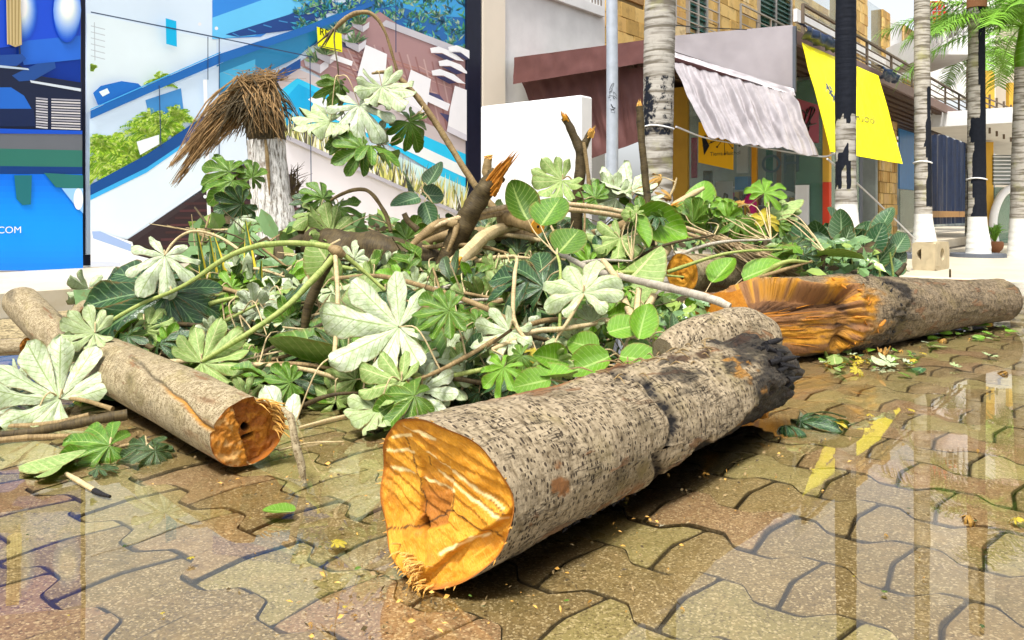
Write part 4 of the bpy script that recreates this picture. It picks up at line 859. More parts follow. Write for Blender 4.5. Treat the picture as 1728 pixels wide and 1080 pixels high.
def wisp(p0, p1, p2, r):
    mb.tube([p0, p1, p2], [r, r*.9, r*.25], 4, 7, cap=False)
for k in range(720):
    g = wr.random(); top = P(wr.uniform(400, 462), wr.uniform(126, 165), 6.5+wr.uniform(-.12, .12))
    if g < .62:
        tx, ty, sg_, up_ = wr.choice(((287, 283, 3, .09), (287, 283, 3, .09), (292, 312, 3.5, .06), (292, 312, 3.5, .06), (346, 262, 4, .03), (372, 238, 6, .01), (330, 236, 9, .08), (398, 215, 8, .0))); q = wr.uniform(.62, 1.02); f0 = (424, 152)
        tx, ty = f0[0]*(1-q)+tx*q+wr.gauss(0, sg_*(2.9-2.0*q)), f0[1]*(1-q)+ty*q+wr.gauss(0, sg_*(2.9-2.0*q)); e = P(tx, ty, 6.45+wr.gauss(0, .04)); m_ = (top+e)/2+ZZ*(up_+wr.gauss(0, .025))*q
    else:
        q = wr.random(); e = P(425+q*54+wr.gauss(0, 4), 195+wr.gauss(15, 16), 6.4+wr.gauss(0, .12)); m_ = (top+e)/2+Vector((0, -.06, wr.uniform(-.02, .06)))+Vector(((q-.4)*.08, 0, 0))
    wisp(top, m_, e, wr.uniform(.003, .0075))
for k in range(120): a = P(wr.uniform(410, 470), wr.uniform(122, 150), 6.5+wr.uniform(-.15, .1)); wisp(a, a+Vector((wr.gauss(0, .05), 0, wr.uniform(0, .05))), a+Vector((wr.gauss(.0, .12), wr.gauss(0, .05), wr.uniform(-.06, .09))), .004)
mb.build('straw_mop', M['straw'], st); mb = MB()
for k in range(520):
    g = wr.random(); top = P(wr.uniform(405, 468), wr.uniform(132, 190), 6.5+wr.uniform(-.13, .10)); e = P(top.x/6.5*F+CX+wr.gauss(-26 if g < .6 else 6, 22), 178+wr.gauss(24, 20), 6.4+wr.gauss(0, .10)); wisp(top, (top+e)/2+ZZ*wr.uniform(0, .06), e, wr.uniform(.004, .010))
mb.build('dark_straw', M['twig_dark'], st)
mb = MB()
for k in range(40): a = P(494+wr.uniform(-4, 10), wr.uniform(290, 330), 6.5); wisp(a+Vector((0, 0, -.05)), a, a+Vector((wr.uniform(-.02, .12), wr.uniform(-.05, .05), wr.uniform(.0, .12))), .005)
mb.build('loose_fibre', M['twig_dark'], st)
# pierced concrete cubes, pot plant
cb = P(1570, 458, 9.85)
for k, (xa, xb, da, db) in enumerate(((1539, 1578, 9.95, 9.75), (1578, 1602, 9.75, 10.15))):
    a, b = P(xa, 458, da), P(xb, 458, db); a.z = b.z = .012; ex = (b-a); w = ex.length; ex.normalize(); ny = Vector((-ex.y, ex.x, 0)); hgt = .345; n = 28; mb = MB()
    c0 = (a+b)/2+ZZ*hgt*.56; hr = .078
    if k: a = a+ex*.006; w -= .006; c0 = a+ex*w/2+ZZ*hgt*.56
    for dep in (0, .16):
        o_, i_ = [], []
        for q in range(n):
            an = 2*math.pi*(q+.5)/n; ca_, sa_ = math.cos(an), math.sin(an); m_ = max(abs(ca_)/(w/2), abs(sa_)/(hgt*.44 if sa_ > 0 else hgt*.56)); o_.append(mb.vert(c0+ex*(ca_/m_)+ZZ*(sa_/m_)+ny*dep)); i_.append(mb.vert(c0+ex*ca_*hr+ZZ*sa_*hr+ny*dep))
        for q in range(n): f = (o_[q], o_[(q+1) % n], i_[(q+1) % n], i_[q]); mb.face(f if dep else f[::-1])
        if not dep: O1, I1 = o_, i_
    for q in range(n): mb.face((I1[q], I1[(q+1) % n], i_[(q+1) % n], i_[q])); mb.face((O1[(q+1) % n], O1[q], o_[q], o_[(q+1) % n]))
    o = mb.build('concrete_block', M['concrete'], smooth=False, loc=a); tag(o, 'tan concrete block with round hole, %s of the pair by the palm' % ('wider left' if k == 0 else 'narrower right'), 'block', 'pierced concrete blocks on the plaza')
pp_ = P(1679, 420, 14.5); pp_.z = .012; po = thing('potted_plant', pp_, 'small spiky plant in a terracotta pot right of the round plinth', 'plant')
mb = MB(); mb.tube([pp_, pp_+ZZ*.08, pp_+ZZ*.17, pp_+ZZ*.2], [.07, .13, .14, .12], 16, 14); mb.build('pot', M['terracotta'], po); mb = MB()
for k in range(40): an = wr.uniform(0, 6.28); r = wr.uniform(.08, .28); e = pp_+Vector((math.cos(an)*r, math.sin(an)*r, .2+wr.uniform(.1, .34))); mb.tube([pp_+ZZ*.18, (pp_+e)/2+ZZ*.2, e], [.008, .01, .002], 4, 6, cap=False)
mb.build('leaves', M['palm_leaf'], po)
# ================================================================== LOGS
def sst(x, a, b): t = max(0, min(1, (x-a)/(b-a))); return t*t*(3-2*t)
def seg_d(x, y, a, b):
    dx, dy = b[0]-a[0], b[1]-a[1]; t = max(0, min(1, ((x-a[0])*dx+(y-a[1])*dy)/(dx*dx+dy*dy))); return math.hypot(x-a[0]-t*dx, y-a[1]-t*dy)
class Log:
    def __init__(s, N, E): s.N = Vector(N); s.a = (Vector(E)-s.N); s.L = s.a.length; s.a.normalize(); s.R = s.a.cross(ZZ).normalized(); s.Z = s.R.cross(s.a)
    def pt(s, t, th, r): return s.N+s.a*t+(s.R*math.cos(th)+s.Z*math.sin(th))*r
    def shell(s, nt, nth, rfn, wfn, t0=lambda th: 0.0, t1=None, bend=None):
        mb = MB(); t1 = t1 or (lambda th: s.L)
        def fn(i, j):
            th = 2*math.pi*j/nth; q = i/(nt-1); t = t0(th)*(1-q)+t1(th)*q; r = rfn(t, th); p = s.pt(t, th, r)
            if bend: p = p+bend(t)
            return (p, (t, th*.16), wfn(t, th))
        mb.grid(fn, nt, nth+1, flip=True); return mb
    def face(s, nr, nth, redge, off, dep, wear, at=0.0, bend=None):
        """cut face: off(th) edge position along the axis, dep(x,y) extra depth, x,y in the unit disc"""
        mb = MB()
        def fn(i, j):
            th = 2*math.pi*j/nth; q = (i/(nr-1)); x, y = q*math.cos(th), q*math.sin(th); e = off(th); w = q**1.5
            t = at+e*w+dep(x, y)*(1 if q < .985 else 0); p = s.pt(t, th, redge(th)*q)
            if bend: p = p+bend(at)
            return (p, (x*.5+.37*y, y*.5-.37*x), wear(x, y))
        mb.grid(fn, nr, nth+1); return mb
# ---- the big pored log in front
lg = Log((-.140, 1.53, .158), (.815, 2.695, .138)); L1 = lg.L
big = thing('cut_log', Vector((-.1, 1.6, 0)), 'largest cut log with pored pale bark and fresh orange sawn end, lying in front', 'log')
rad0 = lambda th: .163*(1+.035*math.sin(2*th+.6)+.02*math.sin(3*th+1))
def r1(t, th):
    p = (math.cos(th)*1.2, math.sin(th)*1.2, t*3); deg = (math.degrees(th)+180) % 360-180
    r = rad0(th)*(1-.04*sst(t, 0, .5))
    if t > .5: r *= 1+.035*sst(t, .56, .68)-.07*sst(t, 1.05, 1.6)
    r *= 1+.055*nz(p, 1, 2)*sst(t, .03, .2)+.016*nz(p, 5, 4)+.012*fbm(p, 14, 6, 3)*sst(t, .0, .06)
    cr = .575+.06*math.sin(th*1.5+.4)+.03*nz((th*2, 0, 0))
    r *= 1-.085*math.exp(-((t-cr)/.014)**2)*(1 if deg > -70 else 0)
    cr2 = .90+.05*math.sin(th*2); r *= 1-.07*math.exp(-((t-cr2)/.02)**2)*sst(deg, 10, 50)
    bot = -44+7*nz((t*9, 0, 5))+4*nz((t*30, 0, 5)); u = sst(bot-deg, 0, 5)*sst(deg, -170, -120) if t < cr else 0
    r *= 1-.13*u*sst(t, .16, .3)
    if t > cr: und = sst(-12+9*nz((t*7, 1, 5))+5*nz((t*25, 0, 1))-deg+26*sst(t, .9, 1.3)-16*(1-sst(t, .6, .8)), 0, 6)*sst(deg, -165, -120); r *= 1-.24*und*sst(t, .6, .72)
    if t > 1.0: r *= 1+.10*fbm(p, 2.5, 8)*sst(t, 1.0, 1.3)
    if 60 < deg < 140 and t > .35: r *= 1+.05*fbm(p, 4, 9)*sst(t, .35, .6)
    return r
def w1(t, th):
    deg = (math.degrees(th)+180) % 360-180; p = (math.cos(th)*1.2, math.sin(th)*1.2, t*3); n = fbm(p, 2.2, 1); n2 = fbm(p, 6, 3)
    cr = .575+.06*math.sin(th*1.5+.4)+.03*nz((th*2, 0, 0))
    rot = sst(t+.14*n+(.10 if deg < 30 else 0), 1.14, 1.26)*(1 if deg < 110 else .6)
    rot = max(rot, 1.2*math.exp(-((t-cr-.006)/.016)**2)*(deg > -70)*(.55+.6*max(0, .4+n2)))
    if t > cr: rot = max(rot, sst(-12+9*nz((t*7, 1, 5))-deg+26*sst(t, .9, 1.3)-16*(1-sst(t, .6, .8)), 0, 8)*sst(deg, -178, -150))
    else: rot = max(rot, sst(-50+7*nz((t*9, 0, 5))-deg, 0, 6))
    rot = max(rot, .85*sst(n+.3*n2, .10, .34)*sst(deg+20*n, 22, 60)*sst(t+.1*n2, .5, .75))
    red = sst(deg+18*n, 92, 106)*sst(150-deg, 0, 20)*sst(t, .12, .3)*(1-sst(t, .75, .95)); red = max(red, .85*sst(n+n2*.5, .05, .4)*sst(deg, 55, 85)*sst(t, .8, 1.0))
    red = max(red, sst(.028-math.hypot(t-.165, (th if th < 3.14 else th-6.283)*.16-.022)+.028*n2-.004, 0, .008)); red = max(red, .75*sst(n2+n, .1, .5)*sst(-22-deg, 0, 14)*sst(t, .25, .4))
    wood = sst(t+.1*n2, 1.07, 1.11)*(1-sst(t+.1*n2, 1.13, 1.16))*sst(n+.3, .2, .6)*.6*(deg < 60)
    return (rot, red, wood)
off1 = lambda th: -.050*max(0, math.sin(th))**2-.034*max(0, -math.sin(th))**2+.018*max(0, math.cos(th))+.004*math.sin(9*th)
end1 = lambda th: L1+.05*nz((math.cos(th)*2, math.sin(th)*2, 1))+.06*max(0, math.cos(th+.8))+.025*nz((math.cos(th)*7, math.sin(th)*7, 3))
lg.shell(300, 200, r1, w1, off1, end1).build('bark', M['bark_log'], big)
HOLE = (-.23, -.36)
def dep1(x, y):
    d = 0; h = math.hypot((x-HOLE[0])*1.1, y-HOLE[1]); d += .075*(1-sst(h, .055, .10))
    k = (x*.66-y*.75)-.60+.05*nz((x*6, y*6, 2)); d += .022*sst(k, 0, .035)
    s_ = (y*.9+x*.42)*6.5+.5*nz((x*3, y*3, 1)); d += .0055*(s_-math.floor(s_))*sst(y, -.5, -.1)
    s2 = (x*.8-y*.6)*9+.4*nz((x*3, y*3, 4)); d += .0045*(s2-math.floor(s2))*sst(k, .0, .05)
    tri = min(sst(x+.34-.10*(y+.3), 0, .03), sst(.20-x+.1*y, 0, .05), sst(y+.42-.3*(x+.2), 0, .04), sst(.62-y, 0, .3)); d += .008*tri
    d += .004*fbm((x*5, y*5, 0), 1, 5); return d-.006*sst(-.62-y, 0, .2)
WS = [((-.05, .56), (.32, .30)), ((.32, .30), (.86, .05)), ((-.02, .34), (.40, .10)), ((.40, .10), (.84, -.06)), ((-.7, .62), (-.3, .74)), ((-.35, .84), (.1, .76)), ((-.84, .42), (-.35, .50)), ((-.25, .18), (.22, .12)), ((-.84, .2), (-.4, .22)), ((.1, -.62), (.62, -.32))]
CK = [(HOLE, (-.86, -.56)), (HOLE, (-.30, .1)), ((-.30, .1), (-.44, .66)), (HOLE, (.2, -.1)), ((.2, -.1), (.84, -.34)), ((.2, -.1), (.2, .3)), ((.5, .23), (.9, -.02)), ((-.1, .5), (-.1, .36))]
def wf1(x, y):
    j = (x+.03*nz((x*9, y*9, 1)), y+.03*nz((x*9, y*9, 7)))
    ws = max(1-sst(seg_d(*j, a, b), .010, .026) for a, b in WS); ck = max(.85*(1-sst(seg_d(*j, a, b), .004, .016)) for a, b in CK)
    h = 1-sst(math.hypot((x-HOLE[0])*1.1, y-HOLE[1]), .065, .095); tri = min(sst(j[0]+.34-.10*(y+.3), 0, .04), sst(.20-j[0]+.1*y, 0, .05), sst(j[1]+.42-.3*(x+.2), 0, .04), sst(.45-y, 0, .5))
    rim = .8*sst(math.hypot(x, y), .955, .985); return (max(ck, h), max(.75*tri, rim, .35*sst(fbm((x, y, 0), 3.5, 2), .2, .6)), ws*.95)
lg.face(70, 200, rad0, off1, dep1, wf1).build('sawn_end', M['wood'], big)
mb = MB(); fr = random.Random(8)
for k in range(80):
    th = rad(fr.gauss(-100, 11)); q = fr.uniform(.70, 1.0); b = lg.pt(off1(th)-.006, th, rad0(th)*q); e = b-lg.a*fr.uniform(.003, .020)+lg.R*fr.uniform(-.010, .010)-ZZ*fr.uniform(-.008, .010); mb.tube([b+lg.a*.01, (b+e)/2+ZZ*.003, e], [.0022, .0016, .0004], 4, cap=False)
for k in range(20):
    th = fr.uniform(0, 6.283); b = lg.pt(off1(th)+.004, th, rad0(th)*1.0); e = b-lg.a*fr.uniform(.004, .016)+(b-lg.N).normalized()*fr.uniform(.0, .008); mb.tube([b, e], [.0018, .0004], 4, cap=False)
mb.build('splinters', M['wood_pale'], big)['kind'] = 'stuff'
def depr(x, y): q = math.hypot(x, y); return -.10*(1-q)+.05*fbm((x*2, y*2, 0), 1.3, 4)-.0
lgr = lg.face(24, 120, lambda th: r1(end1(th), th), lambda th: end1(th)-L1, depr, lambda x, y: (0, 0, 0), at=L1)
lgr.f = [f[::-1] for f in lgr.f]; lgr.build('rotten_end', M['rot'], big)
mb = MB()                                                            # torn bark and fibres at the far end and along the ledge
for k in range(14):
    t = fr.uniform(1.3, L1); th = rad(fr.uniform(0, 70)); b = lg.pt(t, th, r1(min(t, L1), th)); e = b+lg.a*fr.uniform(.01, .09)+lg.R*fr.uniform(-.01, .04)-ZZ*fr.uniform(-.02, .05); mb.tube([b-lg.a*.02, (b+e)/2, e], [.012, .009, .002], 6, 6, rough=.5, ns=40)
for k in range(16):
    t = fr.uniform(.25, .55); th = rad(-44+7*nz((t*9, 0, 5))+fr.uniform(-4, 3)); b = lg.pt(t, th, r1(t, rad(-38))*.985); e = b+lg.a*fr.uniform(-.02, .03)-ZZ*fr.uniform(.002, .010)+lg.R*fr.uniform(-.01, .01); mb.tube([b, e], [.006, .001], 5, 4, rough=.5, ns=50)
mb.build('torn_bark', M['rot'], big)['kind'] = 'stuff'
mb = MB()
for k in range(30):
    t = fr.uniform(.55, 1.2); th = rad(fr.uniform(62, 112)); b = lg.pt(t, th, r1(t, th)+.004); d = lg.a*fr.uniform(-.07, .07)+lg.R*fr.uniform(-.05, .05); e = b+d+ZZ*fr.uniform(-.012, .012); mb.tube([b, (b+e)/2+ZZ*.008, e], [.0018, .0022, .0006], 5, 6)
mb.build('loose_fibre', M['twig_brown'], big)['kind'] = 'stuff'
mb = MB(); mb.tube([P(1120, 600, 2.80), P(1160, 588, 2.86), P(1205, 578, 2.92), P(1250, 574, 2.97), P(1288, 574, 3.0), P(1308, 576, 3.01), P(1318, 577, 3.01)], [.06, .095, .115, .117, .095, .060, .012], 64, 70, rough=.13, ns=5, seed=4); mb.build('branch_collar', M['bark_log'], big)
mb = MB(); tb = random.Random(3)
for (x, y, d, s) in ((1245, 640, 2.42, .05), (1262, 652, 2.45, .04), (1235, 668, 2.40, .04), (1290, 690, 2.62, .05)):
    c = P(x, y, d); mb.tube([c-lg.a*s, c-lg.a*.2*s+ZZ*.01, c+lg.a*s+lg.R*.02], [s*.5, s*.62, .004], 10, 12, rough=.5, ns=22, seed=x)
mb.build('torn_wood', M['wood_dark'], big)['kind'] = 'stuff'

# ---- the smooth log at the left
ll_ = Log((-.725, 2.20, .103), (-1.70, 3.27, .115)); LL = ll_.L
lf = thing('cut_log', Vector((-.75, 2.25, 0)), 'smooth tan log split along its top with damp brown sawn end, at the left', 'log')
ra = lambda th: .100*(1+.04*math.sin(2*th+1))
def r2(t, th):
    deg = (math.degrees(th)+180) % 360-180; r = ra(th)*(1+.03*nz((math.cos(th), math.sin(th), t*2.5), 1.2, 6)); c = 168-62*t+6*nz((t*6, 0, 0)); n = nz((t*7, deg*.06, 0))
    r *= 1-.12*math.exp(-((deg-c)/2.8)**2)*(1-sst(t, .75, .95)); r *= 1-.15*sst(deg, 34, 40)*sst(84-40*t-deg, 0, 6)*(1-sst(t+.1*n, .30, .44))
    return r*(1-.5*sst(t, LL-.03, LL+.01))
def w2(t, th):
    deg = (math.degrees(th)+180) % 360-180; c = 168-62*t+6*nz((t*6, 0, 0)); n = fbm((math.cos(th), math.sin(th), t*2), 4, 1); nn_ = nz((t*7, deg*.06, 0))
    wd = math.exp(-((deg-c-1)/2.2)**2)*(1-sst(t, .25, .55)); wd = max(wd, sst(deg, 33, 39)*sst(85-40*t-deg, 0, 5)*(1-sst(t+.1*nn_, .29, .42))*(.35+.6*sst(n, -.2, .3)))
    dk = .95*math.exp(-((deg-c+1.5)/2.4)**2)*(1-sst(t, .8, .98))
    return (max(dk*.8, .35*sst(n, .45, .7)), .5*sst(n, .2, .6)*(1-sst(t, .1, .3)), wd)
offl = lambda th: .012*math.cos(th+2.2)+.006*nz((math.cos(th)*4, math.sin(th)*4, 2))
ll_.shell(170, 120, r2, w2, offl).build('bark', M['bark_left'], lf)
def dep2(x, y):
    k = -x*.85-y*.25-.16+.06*nz((x*5, y*5, 3)); d = .026*(1-sst(k, 0, .05)); d += .05*(1-sst(math.hypot(x-.02, y-.1), .07, .13))+.022*(1-sst(seg_d(x, y, (.0, -.22), (.22, -.16)), .03, .09)); return d+.009*fbm((x*4, y*4, 0), 1.2, 3)
def wf2(x, y):
    h = 1-sst(math.hypot(x-.02, y-.1), .09, .15); h = max(h, .9*(1-sst(seg_d(x, y, (.0, -.22), (.22, -.16)), .03, .08))); k = -x*.85-y*.25-.16+.06*nz((x*5, y*5, 3)); n = fbm((x, y, 0), 4, 9)
    return (h, max(.75*(1-sst(k, -.02, .06))*sst(n+.4, .0, .5), .7*sst(math.hypot(x, y), .94, .98)), .25*sst(k, 0, .05)*sst(n, 0, .4)+.7*(1-sst(abs(k), .0, .025)))
ll_.face(44, 120, lambda th: r2(.0, th), offl, dep2, wf2).build('sawn_end', M['wood_dark'], lf)
mb = MB()
for k in range(44):
    th = rad(fr.uniform(-10, 75)); b = ll_.pt(.0, th, .1*fr.uniform(.8, 1.0)); e = b-ll_.a*fr.uniform(.01, .05)+ll_.R*fr.uniform(.0, .04)-ZZ*fr.uniform(-.01, .03); mb.tube([b+ll_.a*.015, (b+e)/2+ZZ*.004, e], [.003, .002, .0004], 4, cap=False)
mb.build('splinters', M['wood_pale'], lf)['kind'] = 'stuff'
mb = MB()
for o_ in (0, .008): mb.tube([P(478, 690, 2.14), P(491, 706, 2.10), P(497, 740, 2.08), P(507, 780, 2.07), P(514, 815, 2.06+o_)], [.006, .010, .010, .011, .006], 6, 30, rough=.3, ns=30, seed=o_)
mb.build('bark_strip', M['bark_left'], lf)
mb = MB(); mb.box(P(355, 646, 2.45), Vector((.012, .002, 0)), Vector((-.002, .01, 0)), ZZ*.005, bev=.003); tag(mb.build('plastic_tag', M['red_cloth'], smooth=False), 'tiny red plastic scrap lying on the smooth left log', 'scrap')

# ---- hollow torn trunk at the right
hl = Log((1.0, 3.72, .195), (3.22, 5.20, .150)); HL = hl.L
hw = thing('hollow_trunk', Vector((1.7, 4.2, 0)), 'long trunk with a hollow torn orange end, lying at the right behind the big log', 'log')
def rh(t, th): 
    p = (math.cos(th), math.sin(th), t*2); return (.198-.062*sst(t, .7, 2.4))*(1+.05*nz(p, 1.2, 3)+.02*nz(p, 5, 3)+.07*math.exp(-((t-.98)/.16)**2)*(1+.8*nz(p, 3, 9)))*(1-.45*sst(t, HL-.10, HL+.02))
def cut(t, th):
    """>0 where the shell has been torn away"""
    deg = (math.degrees(th)+180) % 360-180; lo = -50+9*nz((t*5, 1, 0)); hi = 58+14*nz((t*4, 5, 0))+80*(1-sst(t, .05, .55)); tt = .80+.16*nz((deg*.035, 2, 0))+.06*nz((deg*.09, 7, 0))+.015*nz((deg*.3, 4, 0))-.12*((deg-6)/50)**2*(deg < 60)
    return min(deg-lo, hi-deg, (tt-t)*110)
NT_, NH = 300, 180
def blk_(t, th, n): return sst(.12-abs(t-1.10-.09*math.sin(th*2)+.10*n), -.02, .08)
def hf(i, j):
    th = 2*math.pi*j/NH; t = HL*(i/(NT_-1)); c = cut(t, th); isr = sst(t, .50, .68); p = (math.cos(th), math.sin(th), t*2); r = rh(t, th); deg = (math.degrees(th)+180) % 360-180
    n = fbm(p, 3, 5); g = fbm((math.cos(th)*5, math.sin(th)*5, t*1.1), 1.6, 2, 4)           # grain runs along the trunk
    up = sst(deg, 5, 45); dep = max((.16+.40*up)*sst(c, 0, 6+16*(1-up)), .30*isr*sst(c, 0, 9))+.20*sst(c, 8, 44)+.10*(1-sst(t, .0, .4))*sst(c, 0, 20); dep *= 1+.14*g*sst(c, 4, 20)
    rim = math.exp(-(c/7.5)**2)*(t < 1.15)
    r *= 1-min(dep, .78)*(c > 0)+.05*rim*(g+.3)+.035*sst(c, 0, 8)*fbm((math.cos(th)*6, math.sin(th)*6, t*2.2), 2.2, 17, 3)+.025*sst(c, 4, 16)*g; r *= 1+.022*fbm(p, 5, 31, 4)+.07*max(0, blk_(t, th, n))*fbm(p, 9, 12, 3)
    blk = sst(.12-abs(t-1.10-.09*math.sin(th*2)+.10*n), -.02, .08)*(.55+.8*max(0, nz(p, 2.2, 1)+.3))*(c < -3)
    ins = sst(c+4*n, -5, 1)*(t < 1.2); wood = max(ins, (1-sst(-c+14*n, 2, 13+8*isr))*(t < 1.05)*(.35+.8*sst(fbm(p, 6, 4), -.15, .25)))
    dk = ins*max(.95*sst(g+.8*n+.25*nz(p, 2.1, 40), -.12, .22), .9*up*sst(c, 3, 16)*(.6+.4*sst(n, -.3, .2)))  # brown streaks, plus painted shadow on the cavity wall under the upper rim
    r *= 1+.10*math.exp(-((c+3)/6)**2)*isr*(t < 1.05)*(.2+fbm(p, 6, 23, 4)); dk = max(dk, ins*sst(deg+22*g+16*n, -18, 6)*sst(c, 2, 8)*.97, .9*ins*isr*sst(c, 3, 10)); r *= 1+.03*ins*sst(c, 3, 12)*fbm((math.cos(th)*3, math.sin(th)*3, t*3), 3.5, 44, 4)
    return (hl.pt(t, th, r), (t, th*.17), (max(min(1, blk), 0, .8*ins*up*sst(c, 8, 26)*sst(g+n, -.3, .3), .92*ins*isr*sst(c, 3, 8)*sst(n+.5*g, -.5, .1), .5*ins*sst(up, .3, .9)*sst(c, 4, 16)), dk, 0 if c > -99 and dk > .9 else wood*(1-.85*dk)))  # black channel: dark bark band, plus shadow painted onto the cavity walls
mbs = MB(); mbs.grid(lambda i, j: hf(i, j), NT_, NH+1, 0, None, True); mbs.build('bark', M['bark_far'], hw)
mb = MB(); mb.tube([hl.N+hl.a*.0, hl.N-hl.a*.03], [.15, .05], 24, rough=.4, ns=12); mb.build('torn_end', M['wood_dark'], hw)
mb = MB()
for k in range(60):                                                   # long fibres torn along the split
    t = fr.uniform(.05, .85); th = rad(fr.uniform(-48, 80)); c_ = cut(t, th)
    if c_ < 6 or t > .5: continue
    L_ = fr.uniform(.05, .22); rr_ = [math.dist(hf(min(NT_-1, int(max(0, t+q)/HL*(NT_-1))), int(th/(2*math.pi)*NH) % NH)[0], hl.N+hl.a*max(0, t+q)) for q in (-L_/2, 0, L_/2)]
    w = fr.uniform(.0012, .0035); mb.tube([hl.pt(max(0, t-L_/2), th, rr_[0]+.001), hl.pt(t, th+fr.uniform(-.02, .02), rr_[1]+.004), hl.pt(t+L_/2, th, rr_[2]+fr.uniform(.0, .012))], [w, w, w*.2], 5, 7)
mb.build('torn_fibre', M['wood_dark'], hw)['kind'] = 'stuff'
mb = MB(); c = hl.N+hl.a*(HL-.012)
mb.tube([hl.N+hl.a*(HL-.02), hl.N+hl.a*(HL+.01)], [.085, .06], 30); mb.build('end_face', M['twig_brown'], hw)
mb = MB()
for k in range(46):                                                    # crumbled wood clinging to the torn lip
    th = rad(fr.uniform(-44, 66)); t = fr.uniform(.70, .98)
    if not (-12 < cut(t, th) < 5): continue
    p = hl.pt(t, th, rh(t, th)*fr.uniform(.93, 1.04)); s = fr.uniform(.006, .024); d = (hl.a*fr.uniform(-1, .3)+hl.R*fr.uniform(-.2, .6)+ZZ*fr.uniform(-.5, .5)).normalized(); mb.tube([p-d*s*1.6, p, p+d*s*1.8], [s*.22, s*.34, s*.05], 5, 7, rough=.8, ns=45, seed=k)
for k in range(0): t = fr.uniform(.22, .46); th = rad(fr.uniform(62, 120)); p = hl.pt(t, th, rh(t, th)*1.0); s = fr.uniform(.012, .026); mb.tube([p-hl.a*s, p+ZZ*s*.3, p+hl.a*s], [s*.4, s*.6, s*.2], 8, 8, rough=.7, ns=26, seed=k)
mb.build('crumbled_wood', M['wood_dark'], hw)['kind'] = 'stuff'
mb = MB()
for k in range(26):
    th = rad(fr.uniform(-50, 60)); t = fr.uniform(1.0, 1.16); p = hl.pt(t, th, rh(t, th)*.99); s = fr.uniform(.006, .016); mb.tube([p-hl.a*s, p-hl.R*.002, p+hl.a*s*fr.uniform(.6, 1.6)+ZZ*fr.uniform(-.02, .02)], [s*.4, s*.5, s*.1], 7, 7, rough=.6, ns=30, seed=k)
mb.build('charred_bark', M['rot'], hw)['kind'] = 'stuff'
mb = MB(); p = hl.pt(1.42, rad(95), .19); mb.tube([p, p+Vector((.03, 0, .03)), p+Vector((.05, 0, .065))], [.016, .014, .010], 8, 8); p = hl.pt(1.95, rad(88), .16); mb.tube([p, p+ZZ*.05], .006, 6); mb.build('branch_stub', M['twig_dark'], hw)

# ---- other cut pieces
def short_log(name, a, b, r, label, barkm, facem, seed=0, rough=.05, ends=(1, 1), root=None):
    l = Log(a, b); rr_ = lambda t, th: r*(1+rough*nz((math.cos(th)*1.5, math.sin(th)*1.5, t*4), 1, seed)); base = Vector(((a[0]+b[0])/2, (a[1]+b[1])/2, 0)); t_ = root or thing(name, base, label, 'log')
    of = lambda th: .01*math.sin(th+seed); l.shell(40, 40, rr_, lambda t, th: (.6*sst(nz((math.cos(th)*2, math.sin(th)*2, t*5), 1, seed), .35, .6), 0, 0), of).build('bark', M[barkm], t_)
    hole = lambda x, y: (1-sst(math.hypot(x+.05, y+.25), .07, .12), .55*sst(fbm((x, y, seed), 3, 2), .1, .6)+.4*sst(math.hypot(x, y), .93, .98), .0)
    if ends[0]: l.face(26, 40, lambda th: rr_(0, th), of, lambda x, y: .006*fbm((x*4, y*4, seed), 1, 1)+.03*(1-sst(math.hypot(x+.05, y+.25), .06, .11)), hole).build('sawn_end', M[facem], t_)
    if ends[1]:
        f = l.face(14, 40, lambda th: rr_(l.L, th), lambda th: 0, lambda x, y: .008*fbm((x*4, y*4, seed), 1, 1), hole, at=l.L); f.f = [q_[::-1] for q_ in f.f]; f.build('sawn_end', M[facem], t_)
    return t_
short_log('cut_log', P(1151, 461, 4.30), P(1340, 462, 4.95), .106, 'round log with bright orange sawn face lying behind the hollow trunk', 'bark_left', 'wood', 3)
fk = short_log('forked_log', P(36, 510, 3.62), P(120, 596, 3.20), .074, 'forked tan stump piece with two raised stubs at the far left', 'bark_left', 'bark_left', 5, .08)
short_log('x', P(150, 512, 3.9), P(118, 590, 3.25), .060, '', 'bark_left', 'bark_left', 6, .08, root=fk)
short_log('cut_log', P(-40, 588, 3.35), P(44, 584, 3.3), .034, 'short branch end with a ragged dark red tip at the left border', 'bark_left', 'wood_dark', 8, .1)
rl = MB(); rl.tube([P(530, 412, 4.6), P(600, 430, 4.4), P(690, 440, 4.35), P(770, 452, 4.4)], [.10, .12, .11, .07], 40, 50, rough=.25, ns=7, seed=2)
tag(rl.build('rotten_log', M['twig_dark'], loc=P(640, 460, 4.4)), 'dark rotten log lying deep in the pile beside the limewashed stump', 'log')
